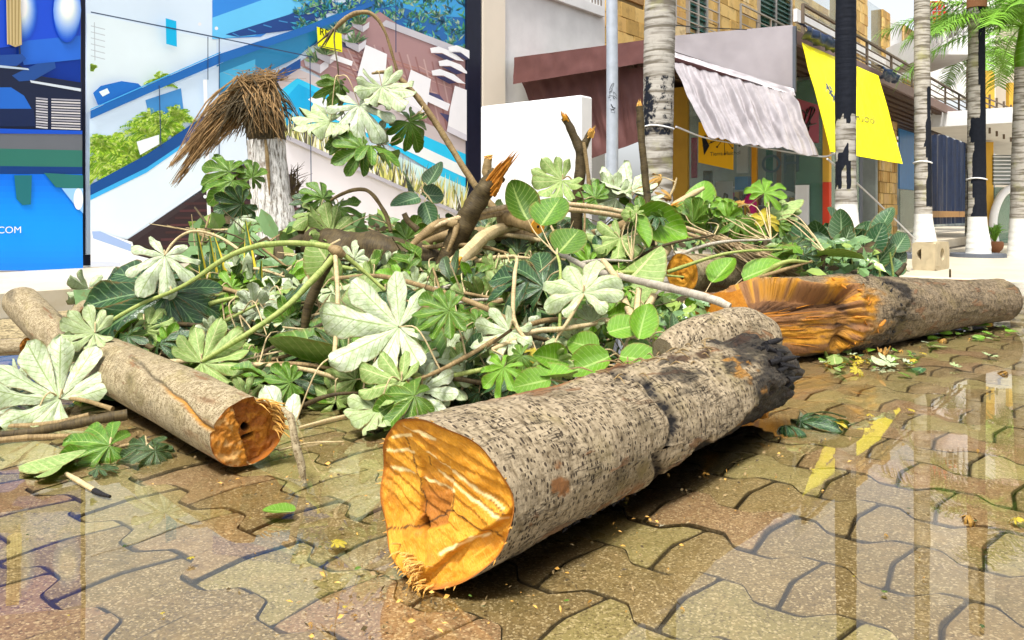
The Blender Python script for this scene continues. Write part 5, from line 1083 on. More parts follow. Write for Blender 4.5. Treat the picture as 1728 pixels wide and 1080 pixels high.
# ================================================================== LEAVES
def lobe(mb, ang, L, w_web, wmax, droop, twist, crease, rip, ph, ns=13, z0=0.0, under=True, tipcut=0):
    dx, dy = math.sin(ang), math.cos(ang); px_, py_ = dy, -dx; rows = []
    for layer in ((0, 1) if under else (0,)):
        idx = []
        for i in range(ns):
            q_ = i/(ns-1); s = .02+.98*(q_*1.28-.28*q_**2.6 if q_ < 1 else 1); a = s*w_web*1.0; b = wmax*math.sin(min(1, s**1.15*.93+.06)*math.pi*.5*1.0)
            tip = math.sqrt(max(0, 1-max(0, (s-.74)/.26)**2)); k = sst(s, .24, .50); w = (a*(1-k)+wmax*(.78+.30*sst(s, .4, .75))*k*(1+.10*math.sin(s*17+ph*3)*s)); w = min(w, a*.985)*tip+.002 if w_web < 1 else wmax*(math.sin(math.pi*min(1, s**.80))**.62 if s < 1 else 0)+.004
            for j in range(5):
                v = -1+j*.5; lx, ly = s*L, v*w*L
                z = crease*(abs(v)-.5)*w*L-droop*L*s*s+rip*math.sin(s*10+ph+v*1.6)*abs(v)*L*s+twist*v*w*L*s-.20*droop*L*(v*v)*w
                sh = -.09*L*(1-math.cos(droop*s*1.6))*s
                idx.append(mb.vert(((lx+sh)*dx+ly*px_, (lx+sh)*dy+ly*py_, z+z0-layer*.010), (s, v)))
        for i in range(ns-1):
            for j in range(4):
                q = (idx[i*5+j], idx[(i+1)*5+j], idx[(i+1)*5+j+1], idx[i*5+j+1])
                for tr_ in ((q[0], q[1], q[2]), (q[0], q[2], q[3])): mb.face(tr_[::-1] if layer == 0 else tr_, layer)
def palmate(seed, n=None, dr=(.0, .5)):
    rr_ = random.Random(seed); mb = MB(); n = n or rr_.choice([8, 9, 9, 10]); span = rad(138); st = 2*span/(n-1); base = rr_.uniform(*dr)
    for k in range(n):
        a = -span+k*st; q = abs(a)/span; L = (1-.42*q**1.6)*rr_.uniform(.92, 1.05)
        lobe(mb, a+rr_.gauss(0, .02), L, math.tan(st/2), .168+.022*(1-q), base*rr_.uniform(.4, 2.0)+.15*q, rr_.uniform(-.9, .9), rr_.uniform(.25, .9), rr_.uniform(.04, .12), rr_.uniform(0, 6), z0=.004*(k % 2))
    return mb
def oval(seed, L=1.9, w=.36):
    rr_ = random.Random(seed); mb = MB(); i0 = len(mb.v); lobe(mb, 0, L, 3.0, w*rr_.uniform(.85, 1.1), rr_.uniform(-.1, .35), rr_.uniform(-.6, .6), rr_.uniform(.1, .9), rr_.uniform(0, .03), rr_.uniform(0, 6), ns=12); return mb
LM = {}
def lm_build(key, mb, mats):
    o = mb.build('leaf', [M[m] for m in mats]); me = o.data; bpy.data.objects.remove(o); LM.setdefault(key, []).append(me)
for k in range(7):
    for key, mats in (('d', ('leaf_top', 'leaf_under')), ('m', ('leaf_mid', 'leaf_under2'))): lm_build(key, palmate(100+k), mats); lm_build(key+'u', palmate(200+k, None, (-.25, .25)), mats)
for k in range(3): lm_build('l', palmate(130+k, 8, (.1, .4)), ('leaf_lime', 'leaf_under2')); lm_build('y', palmate(140+k, 8, (.2, .6)), ('leaf_yellow', 'leaf_yellow')); lm_build('x', palmate(150+k, 7, (.9, 1.6)), ('leaf_dead', 'leaf_dead'))
for k in range(4): lm_build('h', palmate(160+k, 9, (1.0, 1.7)), ('leaf_top', 'leaf_under')); lm_build('o', oval(170+k), ('leaf_lime', 'leaf_under2')); lm_build('s', oval(180+k), ('leaf_shrub', 'leaf_under2')); lm_build('g', oval(190+k, 1.9, .42), ('leaf_mid', 'leaf_under2'))
CAM = Vector((0, 0, HC)); LR = random.Random(21)
def leaf_m(p, size, face, rot, tilt=.35, roll=None, rr_=LR):
    """world matrix of a leaf: size = diameter in metres; face 't' shows its top to the street, 'u' its underside"""
    c = (CAM-p).normalized(); n = (c*.78+ZZ*.55+Vector((rr_.gauss(0, tilt), rr_.gauss(0, tilt), rr_.gauss(0, tilt)))).normalized()
    z = n if face == 't' else -n; rt = Vector((1, 0, 0)); up = rt.cross(-c).normalized()*1.0; up = up if up.z > 0 else -up
    y = rt*math.cos(rad(rot))+up*math.sin(rad(rot)); y = (y-z*y.dot(z)).normalized(); x = y.cross(z)
    return Matrix.Translation(p) @ Matrix((x, y, z)).transposed().to_4x4() @ Matrix.Scale(size/2, 4)
def near_on(stems, p):
    best = None
    for pts in stems:
        for q in pts:
            d = (q-p).length
            if best is None or d < best[0]: best = (d, q)
    return best[1]
def put_leaf(root, stems, px, py, d, size_px, face, rot, kind='d', tilt=.3, pet=True, petm='twig_tan', pr_=.0030):
    p = P(px, py, d); s = size_px*d/F; m = leaf_m(p, s, face, rot, tilt); kind = 'd' if kind == 'h' and face == 'u' else kind; o = inst('leaf', LR.choice(LM[kind+'u' if face == 'u' and kind+'u' in LM else kind]), m, root)
    if pet and stems:
        q = near_on(stems, p); zz_ = (m.to_3x3() @ Vector((0, 0, 1))).normalized(); mid = (p+q)/2-zz_*min(.10, .3*(p-q).length)+ZZ*.03
        if (p-q).length < 1.2:
            mb = MB(); mb.tube([q, mid, p-zz_*.004], [pr_*1.3, pr_, pr_*.8], 6, 10); mb.build('petiole', M[petm], root)
    return o
def stems_of(root, specs):
    out = []
    for nm, m, pts, rs, n in specs:
        mb = MB(); w = [P(*q) for q in pts]; pp, _ = mb.tube(w, rs, 12 if max(rs if hasattr(rs, '__len__') else [rs]) > .02 else 8, int(n*1.5), rough=.20, ns=20, seed=len(out)); mb.build(nm, M[m], root); out.append(pp)
    return out
def branch(label, at, specs, leaves=(), name='leafy_branch', cat='branch', group=None, petm='twig_tan', kind='d'):
    b = P(*at); root = thing(name, Vector((b.x, b.y, 0)), label, cat, group); st_ = stems_of(root, specs)
    for q in leaves: put_leaf(root, st_, *q, petm=petm)
    return root, st_
BG = 'cut branches heaped in the pile'
# arching branch over the hoarding picture
branch('tall arching branch with pale drooping leaves in front of the printed pool', (800, 480, 4.6), [('stem', 'twig_brown', [(885, 425, 4.5), (840, 360, 4.6), (800, 310, 4.65), (742, 218, 4.7), (705, 165, 4.7), (672, 130, 4.7)], [.026, .022, .019, .019, .018, .016], 40),
    ('stem', 'twig_brown', [(673, 131, 4.7), (662, 92, 4.68), (648, 50, 4.66), (628, 24, 4.65), (602, 22, 4.65), (580, 34, 4.65), (564, 50, 4.65)], [.009, .009, .009, .012, .015, .015, .011], 34), ('stem', 'twig_brown', [(676, 132, 4.7), (650, 122, 4.66), (628, 124, 4.6)], [.014, .012, .007], 10),
    ('twig', 'twig_dark', [(566, 46, 4.65), (564, 70, 4.6), (570, 112, 4.55), (571, 128, 4.55)], [.006, .004, .004, .003], 14)] +
    [('bud', 'twig_dark', [(562, 50, 4.65), ((562+x)/2, (50+y)/2, 4.62), (x, y, 4.6)], [.009, .006, .002], 8) for x, y in ((530, 78), (541, 82), (552, 66), (548, 78))],
    [(573, 142, 4.55, 92, 't', -95, 'm', .4), (566, 140, 4.6, 80, 't', 200, 'm', .4), (644, 146, 4.6, 128, 'u', -80, 'd', .15), (606, 178, 4.5, 150, 'u', -78, 'd', .15), (558, 205, 4.5, 138, 'u', 222, 'd', .15), (690, 206, 4.6, 105, 't', -42, 'm', .3), (612, 250, 4.4, 110, 't', -150, 'm', .35), (625, 246, 4.45, 120, 't', -30, 'm', .4), (640, 225, 4.6, 90, 'u', -20, 'd', .4), (586, 240, 4.5, 74, 't', 190, 'm', .5)], group=BG)
# broken branch with orange splinter
rb, sb = branch('thick broken branch with a splintered orange tip, leaning right out of the pile', (770, 500, 4.3), [('stem', 'twig_dark', [(742, 470, 4.3), (765, 415, 4.3), (792, 362, 4.3), (824, 312, 4.3), (842, 292, 4.3)], [.058, .060, .056, .052, .046], 40), ('stem', 'twig_brown', [(826, 315, 4.32), (822, 290, 4.34), (823, 268, 4.34)], [.030, .026, .022], 10)], name='broken_branch', group=BG)
def shard(root, a, b, w, seed, m='wood', n=9):
    mb = MB(); a, b = P(*a), P(*b); rr_ = random.Random(seed)
    for k in range(n*3):
        o = Vector((rr_.uniform(-w, w), rr_.uniform(-w, w)*.6, rr_.uniform(-w, w))); f = rr_.uniform(.25, 1.1)**.8; mb.tube([a+o-(b-a)*.2, a*.6+b*.4+o*rr_.uniform(.6, 1.1), a*(1-f)+b*f+o*rr_.uniform(.2, .9)], [w*.30, w*rr_.uniform(.14, .34), w*.03], 5, 9, rough=.6, ns=40, seed=k)
    mb.build('splintered_tip', M[m], root)['kind'] = 'stuff'
shard(rb, (836, 300, 4.26), (870, 258, 4.2), .026, 3, 'wood_dark', 8); shard(rb, (836, 322, 4.24), (848, 304, 4.2), .020, 5, 'wood_dark', 5); shard(rb, (823, 268, 4.33), (832, 264, 4.33), .016, 6, 'wood_pale', 5)
rb, sb = branch('dark forked branch with two cut orange tips standing before the white wall block', (975, 470, 4.9), [('stem', 'twig_dark', [(972, 420, 4.9), (974, 340, 4.9), (980, 262, 4.9), (966, 225, 4.9), (953, 198, 4.9)], [.040, .036, .034, .026, .022], 30), ('stem', 'twig_dark', [(979, 266, 4.9), (988, 240, 4.88), (998, 222, 4.86)], [.028, .024, .020], 10), ('stem', 'twig_brown', [(995, 350, 4.85), (993, 300, 4.85), (985, 240, 4.85)], [.014, .013, .010], 12)], name='broken_branch', group=BG)
shard(rb, (954, 200, 4.88), (949, 188, 4.86), .016, 7, n=6); shard(rb, (997, 226, 4.85), (1003, 212, 4.83), .016, 8, 'wood_pale', 7)
rb, sb = branch('slim upright pole branch with a pale cut top in front of the grey palm', (1095, 470, 4.6), [('stem', 'twig_dark', [(1098, 415, 4.5), (1092, 330, 4.55), (1083, 240, 4.58), (1079, 180, 4.6)], [.024, .022, .021, .021], 30)], name='broken_branch', group=BG)
shard(rb, (1079, 180, 4.6), (1078, 168, 4.6), .013, 9, 'wood_pale', 5)
rb, sb = branch('short orange splinter stub sticking up beside the broken branch', (868, 440, 4.7), [('stem', 'twig_dark', [(866, 380, 4.7), (868, 345, 4.7), (868, 325, 4.7)], [.022, .02, .012], 10)], name='broken_branch', group=BG); shard(rb, (869, 345, 4.68), (869, 300, 4.68), .014, 4, n=6)
rb, sb = branch('torn branch with long orange split face and curled dead leaf before the shop', (1130, 460, 5.0), [('stem', 'twig_tan', [(1106, 366, 4.98), (1140, 346, 5.0), (1168, 328, 5.0), (1188, 317, 5.0)], [.020, .024, .020, .012], 24), ('stem', 'twig_tan', [(1124, 340, 5.0), (1136, 320, 5.0), (1142, 300, 5.0)], [.008, .007, .006], 8)], [(1116, 300, 5.0, 48, 't', 110, 'x', .4), (1132, 336, 4.95, 34, 't', 60, 'x', .6)], name='broken_branch', group=BG); shard(rb, (1106, 366, 4.94), (1150, 340, 4.94), .022, 12, n=9)
# horizontal limbs
rb, sb = branch('sawn limb showing a round orange cut disc in the middle of the pile', (900, 470, 4.2), [('stem', 'twig_brown', [(850, 368, 4.45), (880, 372, 4.3), (907, 382, 4.15)], [.050, .046, .043], 14), ('stem', 'twig_brown', [(660, 440, 4.6), (740, 400, 4.5), (800, 395, 4.5), (880, 400, 4.5), (960, 402, 4.5), (1010, 395, 4.55), (1062, 376, 4.7)], [.03, .035, .04, .04, .036, .034, .03], 40)], name='broken_branch', group=BG)
c0_, d0_ = P(907, 382, 4.15), (P(907, 382, 4.15)-P(880, 372, 4.3)).normalized(); mb = MB(); mb.tube([c0_-d0_*.002, c0_+d0_*.006], [.041, .040], 24); mb.build('sawn_end', M['wood'], rb)
mb = MB(); mb.tube([c0_+d0_*.0065, c0_+d0_*.0085], [.008, .007], 10); mb.build('pith', M['rot'], rb)
rb, sb = branch('bent limb with a gnawed orange end lying below the broken branch', (770, 520, 4.0), [('stem', 'twig_tan', [(762, 452, 3.95), (790, 425, 4.1), (830, 392, 4.3), (890, 376, 4.6)], [.040, .038, .034, .03], 24), ('stem', 'twig_brown', [(772, 378, 4.25), (745, 376, 4.25), (715, 395, 4.2), (690, 420, 4.1)], [.022, .024, .022, .015], 20), ('stem', 'twig_brown', [(772, 378, 4.25), (766, 400, 4.22), (755, 425, 4.2)], [.018, .014, .01], 10)], name='broken_branch', group=BG); shard(rb, (768, 446, 3.94), (756, 462, 3.9), .026, 14, n=8)
branch('thin grey branch lying across the pile and over the big log', (1100, 560, 3.2), [('stem', 'twig_grey', [(940, 425, 3.9), (1000, 455, 3.6), (1060, 470, 3.4), (1130, 486, 3.2), (1195, 503, 3.05), (1232, 518, 3.0)], [.012, .015, .016, .017, .017, .014], 40)], name='broken_branch', group=BG)
branch('brown twig fork with stubby cut ends above the lime leaves', (1060, 600, 3.3), [('stem', 'twig_tan', [(1042, 625, 3.1), (1062, 580, 3.15), (1070, 545, 3.2), (1052, 505, 3.3), (1040, 470, 3.4), (1018, 440, 3.6)], [.018, .018, .018, .016, .016, .014], 30), ('stem', 'twig_tan', [(1072, 545, 3.2), (1090, 522, 3.25), (1104, 498, 3.3)], [.016, .015, .014], 10), ('stem', 'twig_tan', [(1074, 540, 3.22), (1076, 510, 3.3), (1078, 488, 3.35)], [.014, .014, .013], 10)], name='broken_branch', group=BG)
# dry palm frond
fd = thing('dry_frond', P(1000, 480, 4.4), 'long dry brown palm frond arched across the top of the pile', 'frond')
fpts = [(700, 400, 4.2), (760, 372, 4.25), (850, 350, 4.35), (930, 344, 4.4), (1010, 350, 4.4), (1100, 368, 4.4), (1190, 395, 4.45), (1290, 436, 4.5), (1360, 462, 4.55)]
for off in (0, 1):
    mb = MB(); mb.tube([P(x, y+off*9, d+.05*off) for x, y, d in fpts[:6+off]], [.008, .015, .016, .015, .014, .013, .010][:6+off], 10, 60, rough=.12, ns=10, seed=off); mb.build('stalk', M['frond'], fd)
mb = MB(); mb.tube([P(*q) for q in fpts[5:]], [.013, .011, .008, .003], 8, 30); 
for k in range(150):
    t = LR.random(); x, y = 1190+t*130+LR.gauss(0, 8), 394+t*52+LR.gauss(0, 6); a = P(x, y, 4.45+LR.gauss(0, .05)); L = LR.uniform(.15, .42); e = a+Vector((L*.85, LR.gauss(0, .06), -L*LR.uniform(.25, .75))); mb.tube([a, (a+e)/2+ZZ*LR.uniform(-.01, .03), e], [.0035, .0045, .001], 4, 6, cap=False)
mb.build('leaflets', M['frond'], fd)
mb = MB(); hp_ = [P(x, y, d) for x, y, d in ((1058, 480, 4.6), (1078, 450, 4.7), (1100, 425, 4.8), (1122, 408, 4.9))]
mb.grid(lambda i, j: (hp_[min(i//6, 3)]*(1-(i % 6)/6)+hp_[min(i//6+1, 3)]*((i % 6)/6)+Vector((math.sin((j-5)*.3)*.10, -math.cos((j-5)*.3)*.09, .02*math.sin(i*.4)))*(.6+.4*math.sin(i/19*3)),), 19, 11); tag(mb.build('palm_sheath', M['twig_tan'], loc=P(1100, 480, 4.5)), 'pale curled palm sheath leaning beside the round orange log face', 'sheath')
# the green stem with the knot, arched over the left of the pile
branch('long green stem arching left from a brown knot, with big dark and white leaves', (420, 560, 3.4), [('stem', 'twig_green', [(575, 422, 3.3), (540, 414, 3.3), (490, 410, 3.28), (430, 416, 3.26), (380, 436, 3.25), (330, 470, 3.25), (290, 492, 3.25), (240, 512, 3.25), (190, 540, 3.2), (160, 560, 3.15)], [.013, .012, .012, .012, .011, .009, .008, .008, .007, .006], 60), ('knot', 'twig_brown', [(558, 418, 3.28), (568, 424, 3.27), (580, 432, 3.28)], [.016, .024, .014], 10),
    ('stem', 'twig_green', [(566, 430, 3.28), (530, 470, 3.2), (480, 520, 3.1), (420, 562, 3.0), (340, 610, 2.92)], [.016, .014, .012, .011, .009], 40), ('stem', 'twig_dark', [(562, 432, 3.3), (540, 470, 3.3), (520, 520, 3.3), (512, 565, 3.3)], [.020, .022, .020, .016], 24), ('stem', 'twig_tan', [(566, 432, 3.26), (570, 500, 3.1), (567, 560, 2.95), (564, 600, 2.85)], [.010, .009, .009, .008], 24),
    ('stem', 'twig_green', [(578, 428, 3.28), (610, 455, 3.3), (650, 490, 3.3)], [.010, .008, .007], 16), ('stem', 'twig_tan', [(290, 492, 3.25), (278, 455, 3.3), (278, 432, 3.35), (300, 402, 3.4), (330, 390, 3.4), (370, 400, 3.4), (402, 420, 3.3)], [.004, .005, .006, .006, .006, .006, .006], 30)],
    [(284, 494, 3.35, 330, 't', 246, 'd', .1), (255, 480, 3.5, 270, 't', 185, 'd', .2), (278, 432, 3.3, 150, 'u', -100, 'd', .12), (340, 612, 2.92, 170, 'u', 40, 'm', .4), (160, 562, 3.1, 120, 'u', 200, 'd', .4), (490, 738, 2.72, 286, 'u', 232, 'd', .06), (650, 492, 3.3, 120, 't', -40, 'd', .3)], group=BG)
branch('middle branch with the biggest white starry leaf turned underside out', (760, 620, 3.2), [('stem', 'twig_brown', [(1000, 545, 3.3), (930, 540, 3.2), (862, 560, 3.05), (790, 600, 2.9), (720, 635, 2.78), (678, 645, 2.7)], [.011, .011, .010, .009, .007, .006], 40), ('stem', 'twig_tan', [(900, 590, 2.95), (868, 540, 3.0), (868, 470, 3.1), (872, 436, 3.2), (860, 432, 3.25)], [.007, .008, .008, .007, .006], 24), ('stem', 'twig_brown', [(870, 545, 3.1), (800, 512, 3.15), (720, 485, 3.3), (640, 466, 3.5), (560, 470, 3.5)], [.010, .011, .011, .010, .008], 30)],
    [(674, 552, 2.95, 262, 'u', 200, 'd', .08), (758, 524, 2.9, 138, 't', 200, 'm', .1), (678, 644, 2.68, 150, 'u', 190, 'm', .2), (700, 668, 2.6, 150, 't', 200, 'm', .35), (640, 690, 2.62, 130, 'u', 250, 'd', .3), (600, 640, 2.9, 120, 'u', 150, 'm', .4), (860, 560, 3.0, 140, 'u', 230, 'd', .4)], group=BG)
branch('right middle branch with dark glossy rosette and tall pale fan leaf', (940, 600, 3.2), [('stem', 'twig_tan', [(942, 566, 3.0), (960, 540, 3.0), (985, 497, 3.05), (1000, 480, 3.1)], [.007, .007, .006, .005], 16), ('stem', 'twig_green', [(944, 560, 3.05), (946, 500, 3.1), (945, 450, 3.2), (940, 430, 3.25)], [.007, .006, .006, .005], 16), ('stem', 'twig_tan', [(830, 590, 2.95), (900, 560, 3.0), (950, 555, 3.0), (1010, 545, 3.1), (1050, 536, 3.2)], [.008, .009, .010, .008, .007], 24)],
    [(984, 494, 3.05, 186, 'u', 95, 'd', .1), (917, 486, 3.25, 190, 't', 90, 'd', .12), (895, 470, 3.3, 170, 't', 170, 'd', .3), (942, 426, 3.3, 78, 't', 60, 'g', .2), (912, 380, 3.6, 84, 't', 70, 'g', .2), (892, 372, 3.7, 80, 't', 110, 'g', .2), (880, 600, 2.85, 100, 't', 210, 'm', .4), (930, 610, 2.8, 90, 'u', -60, 'm', .4), (850, 620, 2.75, 110, 't', 240, 'l', .4), (905, 592, 2.9, 60, 't', 270, 'y', .4)], group=BG)
branch('branch with bright lime oval leaves just behind the big log', (1060, 640, 3.0), [('stem', 'twig_tan', [(1040, 640, 2.95), (1055, 600, 2.95), (1085, 570, 3.0), (1100, 590, 2.95)], [.008, .008, .007, .006], 16)],
    [(1025, 560, 2.95, 74, 't', 20, 'o', .2), (1062, 590, 2.9, 66, 't', 40, 'o', .2), (1078, 572, 2.9, 76, 't', 70, 'o', .15), (1030, 600, 2.88, 86, 't', 200, 'o', .2), (1045, 600, 2.86, 84, 't', -20, 'o', .25), (1090, 600, 2.9, 60, 't', -30, 'o', .3), (1010, 590, 2.95, 70, 't', 150, 'o', .3), (1140, 565, 3.0, 44, 't', 80, 's', .3), (1120, 580, 2.95, 60, 'u', 30, 'd', .4), (1115, 600, 2.9, 46, 't', -10, 'o', .3), (1000, 545, 3.1, 70, 'u', 100, 'd', .3), (1075, 545, 3.05, 60, 't', 120, 'o', .3), (960, 610, 2.8, 74, 't', 180, 'o', .4), (900, 630, 2.7, 80, 't', 10, 'o', .4), (930, 640, 2.66, 70, 't', 190, 'o', .4)], group=BG)
branch('low leaves tucked under the round orange log face', (1090, 560, 4.0), [('stem', 'twig_tan', [(1010, 520, 3.9), (1060, 500, 3.95), (1110, 515, 4.0), (1160, 520, 4.0)], [.008, .009, .008, .006], 16)], [(1078, 500, 4.0, 90, 't', 200, 'd', .3), (1110, 505, 4.0, 84, 't', -60, 'm', .3), (1060, 480, 4.1, 90, 'u', 160, 'd', .3), (1150, 512, 4.05, 76, 't', -30, 'o', .3), (1040, 515, 3.9, 100, 't', 220, 'h', .3), (1200, 476, 4.2, 72, 't', 60, 'o', .2), (1252, 470, 4.2, 76, 't', 10, 'o', .2)], group=BG)
branch('upper middle branch with fan leaves in front of the lamp post', (1040, 470, 4.4), [('stem', 'twig_brown', [(985, 470, 4.2), (1010, 430, 4.3), (1050, 390, 4.5), (1066, 330, 4.8)], [.010, .010, .008, .006], 20), ('stem', 'twig_brown', [(985, 420, 4.5), (985, 340, 4.6), (962, 300, 4.6), (950, 302, 4.6)], [.008, .006, .005, .004], 16)],
    [(1046, 402, 4.3, 125, 'u', -110, 'm', .15), (949, 304, 4.6, 118, 'u', 215, 'm', .15), (1064, 322, 4.8, 130, 'u', 100, 'd', .15), (1040, 335, 4.8, 110, 'u', 160, 'd', .4), (1005, 335, 4.7, 80, 't', 140, 'm', .4), (1090, 340, 4.8, 90, 'u', 20, 'd', .4)], group=BG)
branch('branch with lime, yellow and crumpled leaves in front of the shop window', (1240, 460, 4.9), [('stem', 'twig_grey', [(1205, 420, 4.9), (1235, 395, 4.9), (1250, 378, 4.88), (1256, 355, 4.86)], [.018, .020, .018, .014], 20), ('stem', 'twig_tan', [(1256, 355, 4.86), (1275, 375, 4.8), (1300, 400, 4.8)], [.006, .005, .004], 10)],
    [(1290, 326, 4.86, 92, 't', 60, 'l', .1), (1228, 346, 4.8, 66, 't', 240, 'l', .2), (1254, 344, 4.78, 46, 't', 90, 'x', .2), (1270, 384, 4.75, 70, 't', 240, 'l', .15), (1292, 374, 4.75, 66, 't', 80, 'y', .15), (1312, 378, 4.8, 60, 't', 270, 'm', .2)], group=BG)
branch('small branch with dark leaf clusters right of the limewashed stump', (560, 470, 4.8), [('stem', 'twig_brown', [(660, 390, 4.6), (650, 360, 4.65), (625, 325, 4.7), (600, 320, 4.75), (572, 330, 4.8), (548, 345, 4.8)], [.012, .012, .012, .012, .010, .007], 30), ('stem', 'twig_tan', [(740, 372, 4.7), (728, 340, 4.7), (710, 318, 4.7)], [.006, .005, .004], 10), ('stem', 'twig_dark', [(705, 388, 4.5), (690, 375, 4.5), (682, 360, 4.5)], [.020, .018, .016], 8)],
    [(545, 335, 4.75, 84, 't', 110, 'm', .5), (530, 345, 4.8, 76, 't', 180, 'd', .5), (570, 350, 4.75, 80, 't', -20, 'm', .5), (538, 362, 4.7, 96, 'u', 240, 'm', .2), (720, 312, 4.7, 58, 't', 80, 's', .4), (712, 326, 4.68, 56, 't', 20, 's', .4), (708, 332, 4.66, 60, 't', 220, 's', .4), (716, 340, 4.66, 52, 't', -70, 's', .4), (700, 330, 4.7, 54, 't', 150, 's', .4), (560, 395, 4.5, 120, 'u', 120, 'm', .4)], group=BG)
branch('leafy shoot hanging at the left flank of the limewashed stump', (390, 470, 5.6), [('stem', 'twig_brown', [(412, 440, 5.5), (405, 380, 5.6), (398, 320, 5.7), (400, 282, 5.8)], [.010, .009, .008, .006], 16)],
    [(388, 290, 5.7, 104, 't', 165, 'm', .2), (392, 305, 5.65, 110, 't', 230, 'm', .2), (408, 345, 5.5, 100, 't', 200, 'd', .4), (402, 368, 5.5, 90, 'u', 250, 'd', .4), (395, 395, 5.4, 90, 't', 240, 'm', .4), (425, 300, 5.8, 70, 't', 60, 'm', .5)], group=BG)
branch('spray of white backed leaves at the left border before the smooth log', (90, 720, 2.9), [('stem', 'twig_brown', [(190, 690, 2.75), (140, 675, 2.8), (102, 672, 2.82)], [.008, .007, .005], 12), ('stem', 'twig_dark', [(-30, 738, 2.55), (60, 728, 2.55), (140, 712, 2.55), (215, 700, 2.6)], [.012, .014, .016, .018], 24), ('stem', 'twig_brown', [(-30, 722, 2.65), (80, 716, 2.66), (150, 700, 2.7)], [.010, .010, .008], 16)],
    [(101, 673, 2.8, 240, 'u', 150, 'd', .06), (60, 700, 2.75, 150, 'u', 190, 'd', .3), (20, 660, 2.95, 130, 'u', 160, 'd', .3), (150, 600, 3.1, 110, 'u', 190, 'd', .3)], group=BG)
branch('low leaves rolled in the puddle under the smooth left log', (190, 790, 2.3), [('stem', 'twig_brown', [(110, 790, 2.25), (160, 765, 2.3), (240, 745, 2.35)], [.006, .006, .005], 14)],
    [(185, 752, 2.3, 170, 't', 205, 'm', .15), (140, 762, 2.32, 130, 't', 200, 'm', .3), (246, 752, 2.3, 120, 't', -95, 'd', .15), (262, 760, 2.28, 100, 't', -40, 'd', .3)], group=BG)

# ---- the mass of the pile: many more branches, each with its own spread of leaves
def depth_at(px, py):
    pts = [(330, 5.4), (380, 4.9), (420, 4.35), (470, 3.85), (520, 3.45), (580, 3.1), (640, 2.88), (690, 2.76)]
    for (a, da), (b, db) in zip(pts, pts[1:]):
        if py <= b: t = (py-a)/(b-a); return da+(db-da)*max(0, t)
    return 2.74
AREAS = [('leaf heap between the smooth log and the green stem', 330, 560, 120, 60, 24), ('leaf heap left of centre under the arching green stem', 430, 520, 90, 50, 26), ('dark leaves at the foot of the limewashed stump', 470, 492, 80, 34, 20), ('leaves piled over the dark rotten log', 620, 470, 90, 55, 24), ('leaf heap at the front of the pile between the two logs', 590, 620, 100, 60, 26), ('leaves around the gnawed orange branch end', 740, 470, 80, 50, 24), ('leaves in the middle of the pile under the cut disc', 840, 470, 80, 60, 24),
    ('front leaves beside the top edge of the big log', 760, 630, 90, 45, 24), ('leaves behind the big log near its middle', 900, 590, 90, 45, 24), ('leaves under the thin grey branch', 1020, 500, 90, 50, 24), ('leaves below the dry frond left of the orange log face', 1020, 425, 50, 36, 18), ('leaves below the dry frond on the shop side', 1210, 425, 90, 30, 12), ('pale leaves behind the hollow trunk', 1320, 425, 50, 24, 9), ('leaves along the back of the pile before the white wall', 880, 400, 120, 30, 22), ('leaves between the smooth log and the front gap', 430, 620, 60, 50, 18), ('leaves behind the forked log', 240, 540, 70, 40, 14)]
for k, (lab, cx, cy, sx, sy, n) in enumerate(AREAS):
    rr_ = random.Random(500+k); d0 = depth_at(cx, cy); specs = []
    for q in range(3):
        x0, y0 = cx+rr_.gauss(0, sx*.5), cy+rr_.gauss(0, sy*.5)+10; a = rr_.uniform(-.6, .6); l = sx*rr_.uniform(.8, 1.3); pts = [(x0-l*math.cos(a), y0-l*math.sin(a)*.6, depth_at(x0, y0)+.10), (x0, y0+rr_.uniform(-18, 8), depth_at(x0, y0)+.02), (x0+l*math.cos(a), y0+l*math.sin(a)*.6, depth_at(x0, y0)+.10)]
        specs.append(('stem', rr_.choice(['twig_brown', 'twig_tan', 'twig_green', 'twig_dark', 'twig_grey']), pts, [rr_.uniform(.007, .014), rr_.uniform(.007, .012), .005], 18))
    lv = []
    for q in range(int(n*1.3)):
        x, y = cx+rr_.gauss(0, sx*.62), cy+rr_.gauss(0, sy*.55); y = min(y, 688); d = depth_at(x, y)+rr_.uniform(-.05, .32); x = max(x, 150) if y < 620 else max(x, 300)
        if x > 1150 and y > 455: y = 452
        if 1065 < x < 1330 and y > 376: y = 376-rr_.uniform(0, 22); d += .5
        s = rr_.uniform(.16, .36)*F/d; lv.append((x, y, d, s, rr_.choice('tttttuu'), rr_.uniform(0, 360), rr_.choice('dddddddmmmmmhhlg') if cx < 1000 else rr_.choice('ddmmoolg'), .5))
    branch('mixed '+lab, (cx, 700, d0), specs, lv, group='leafy branches filling the pile')
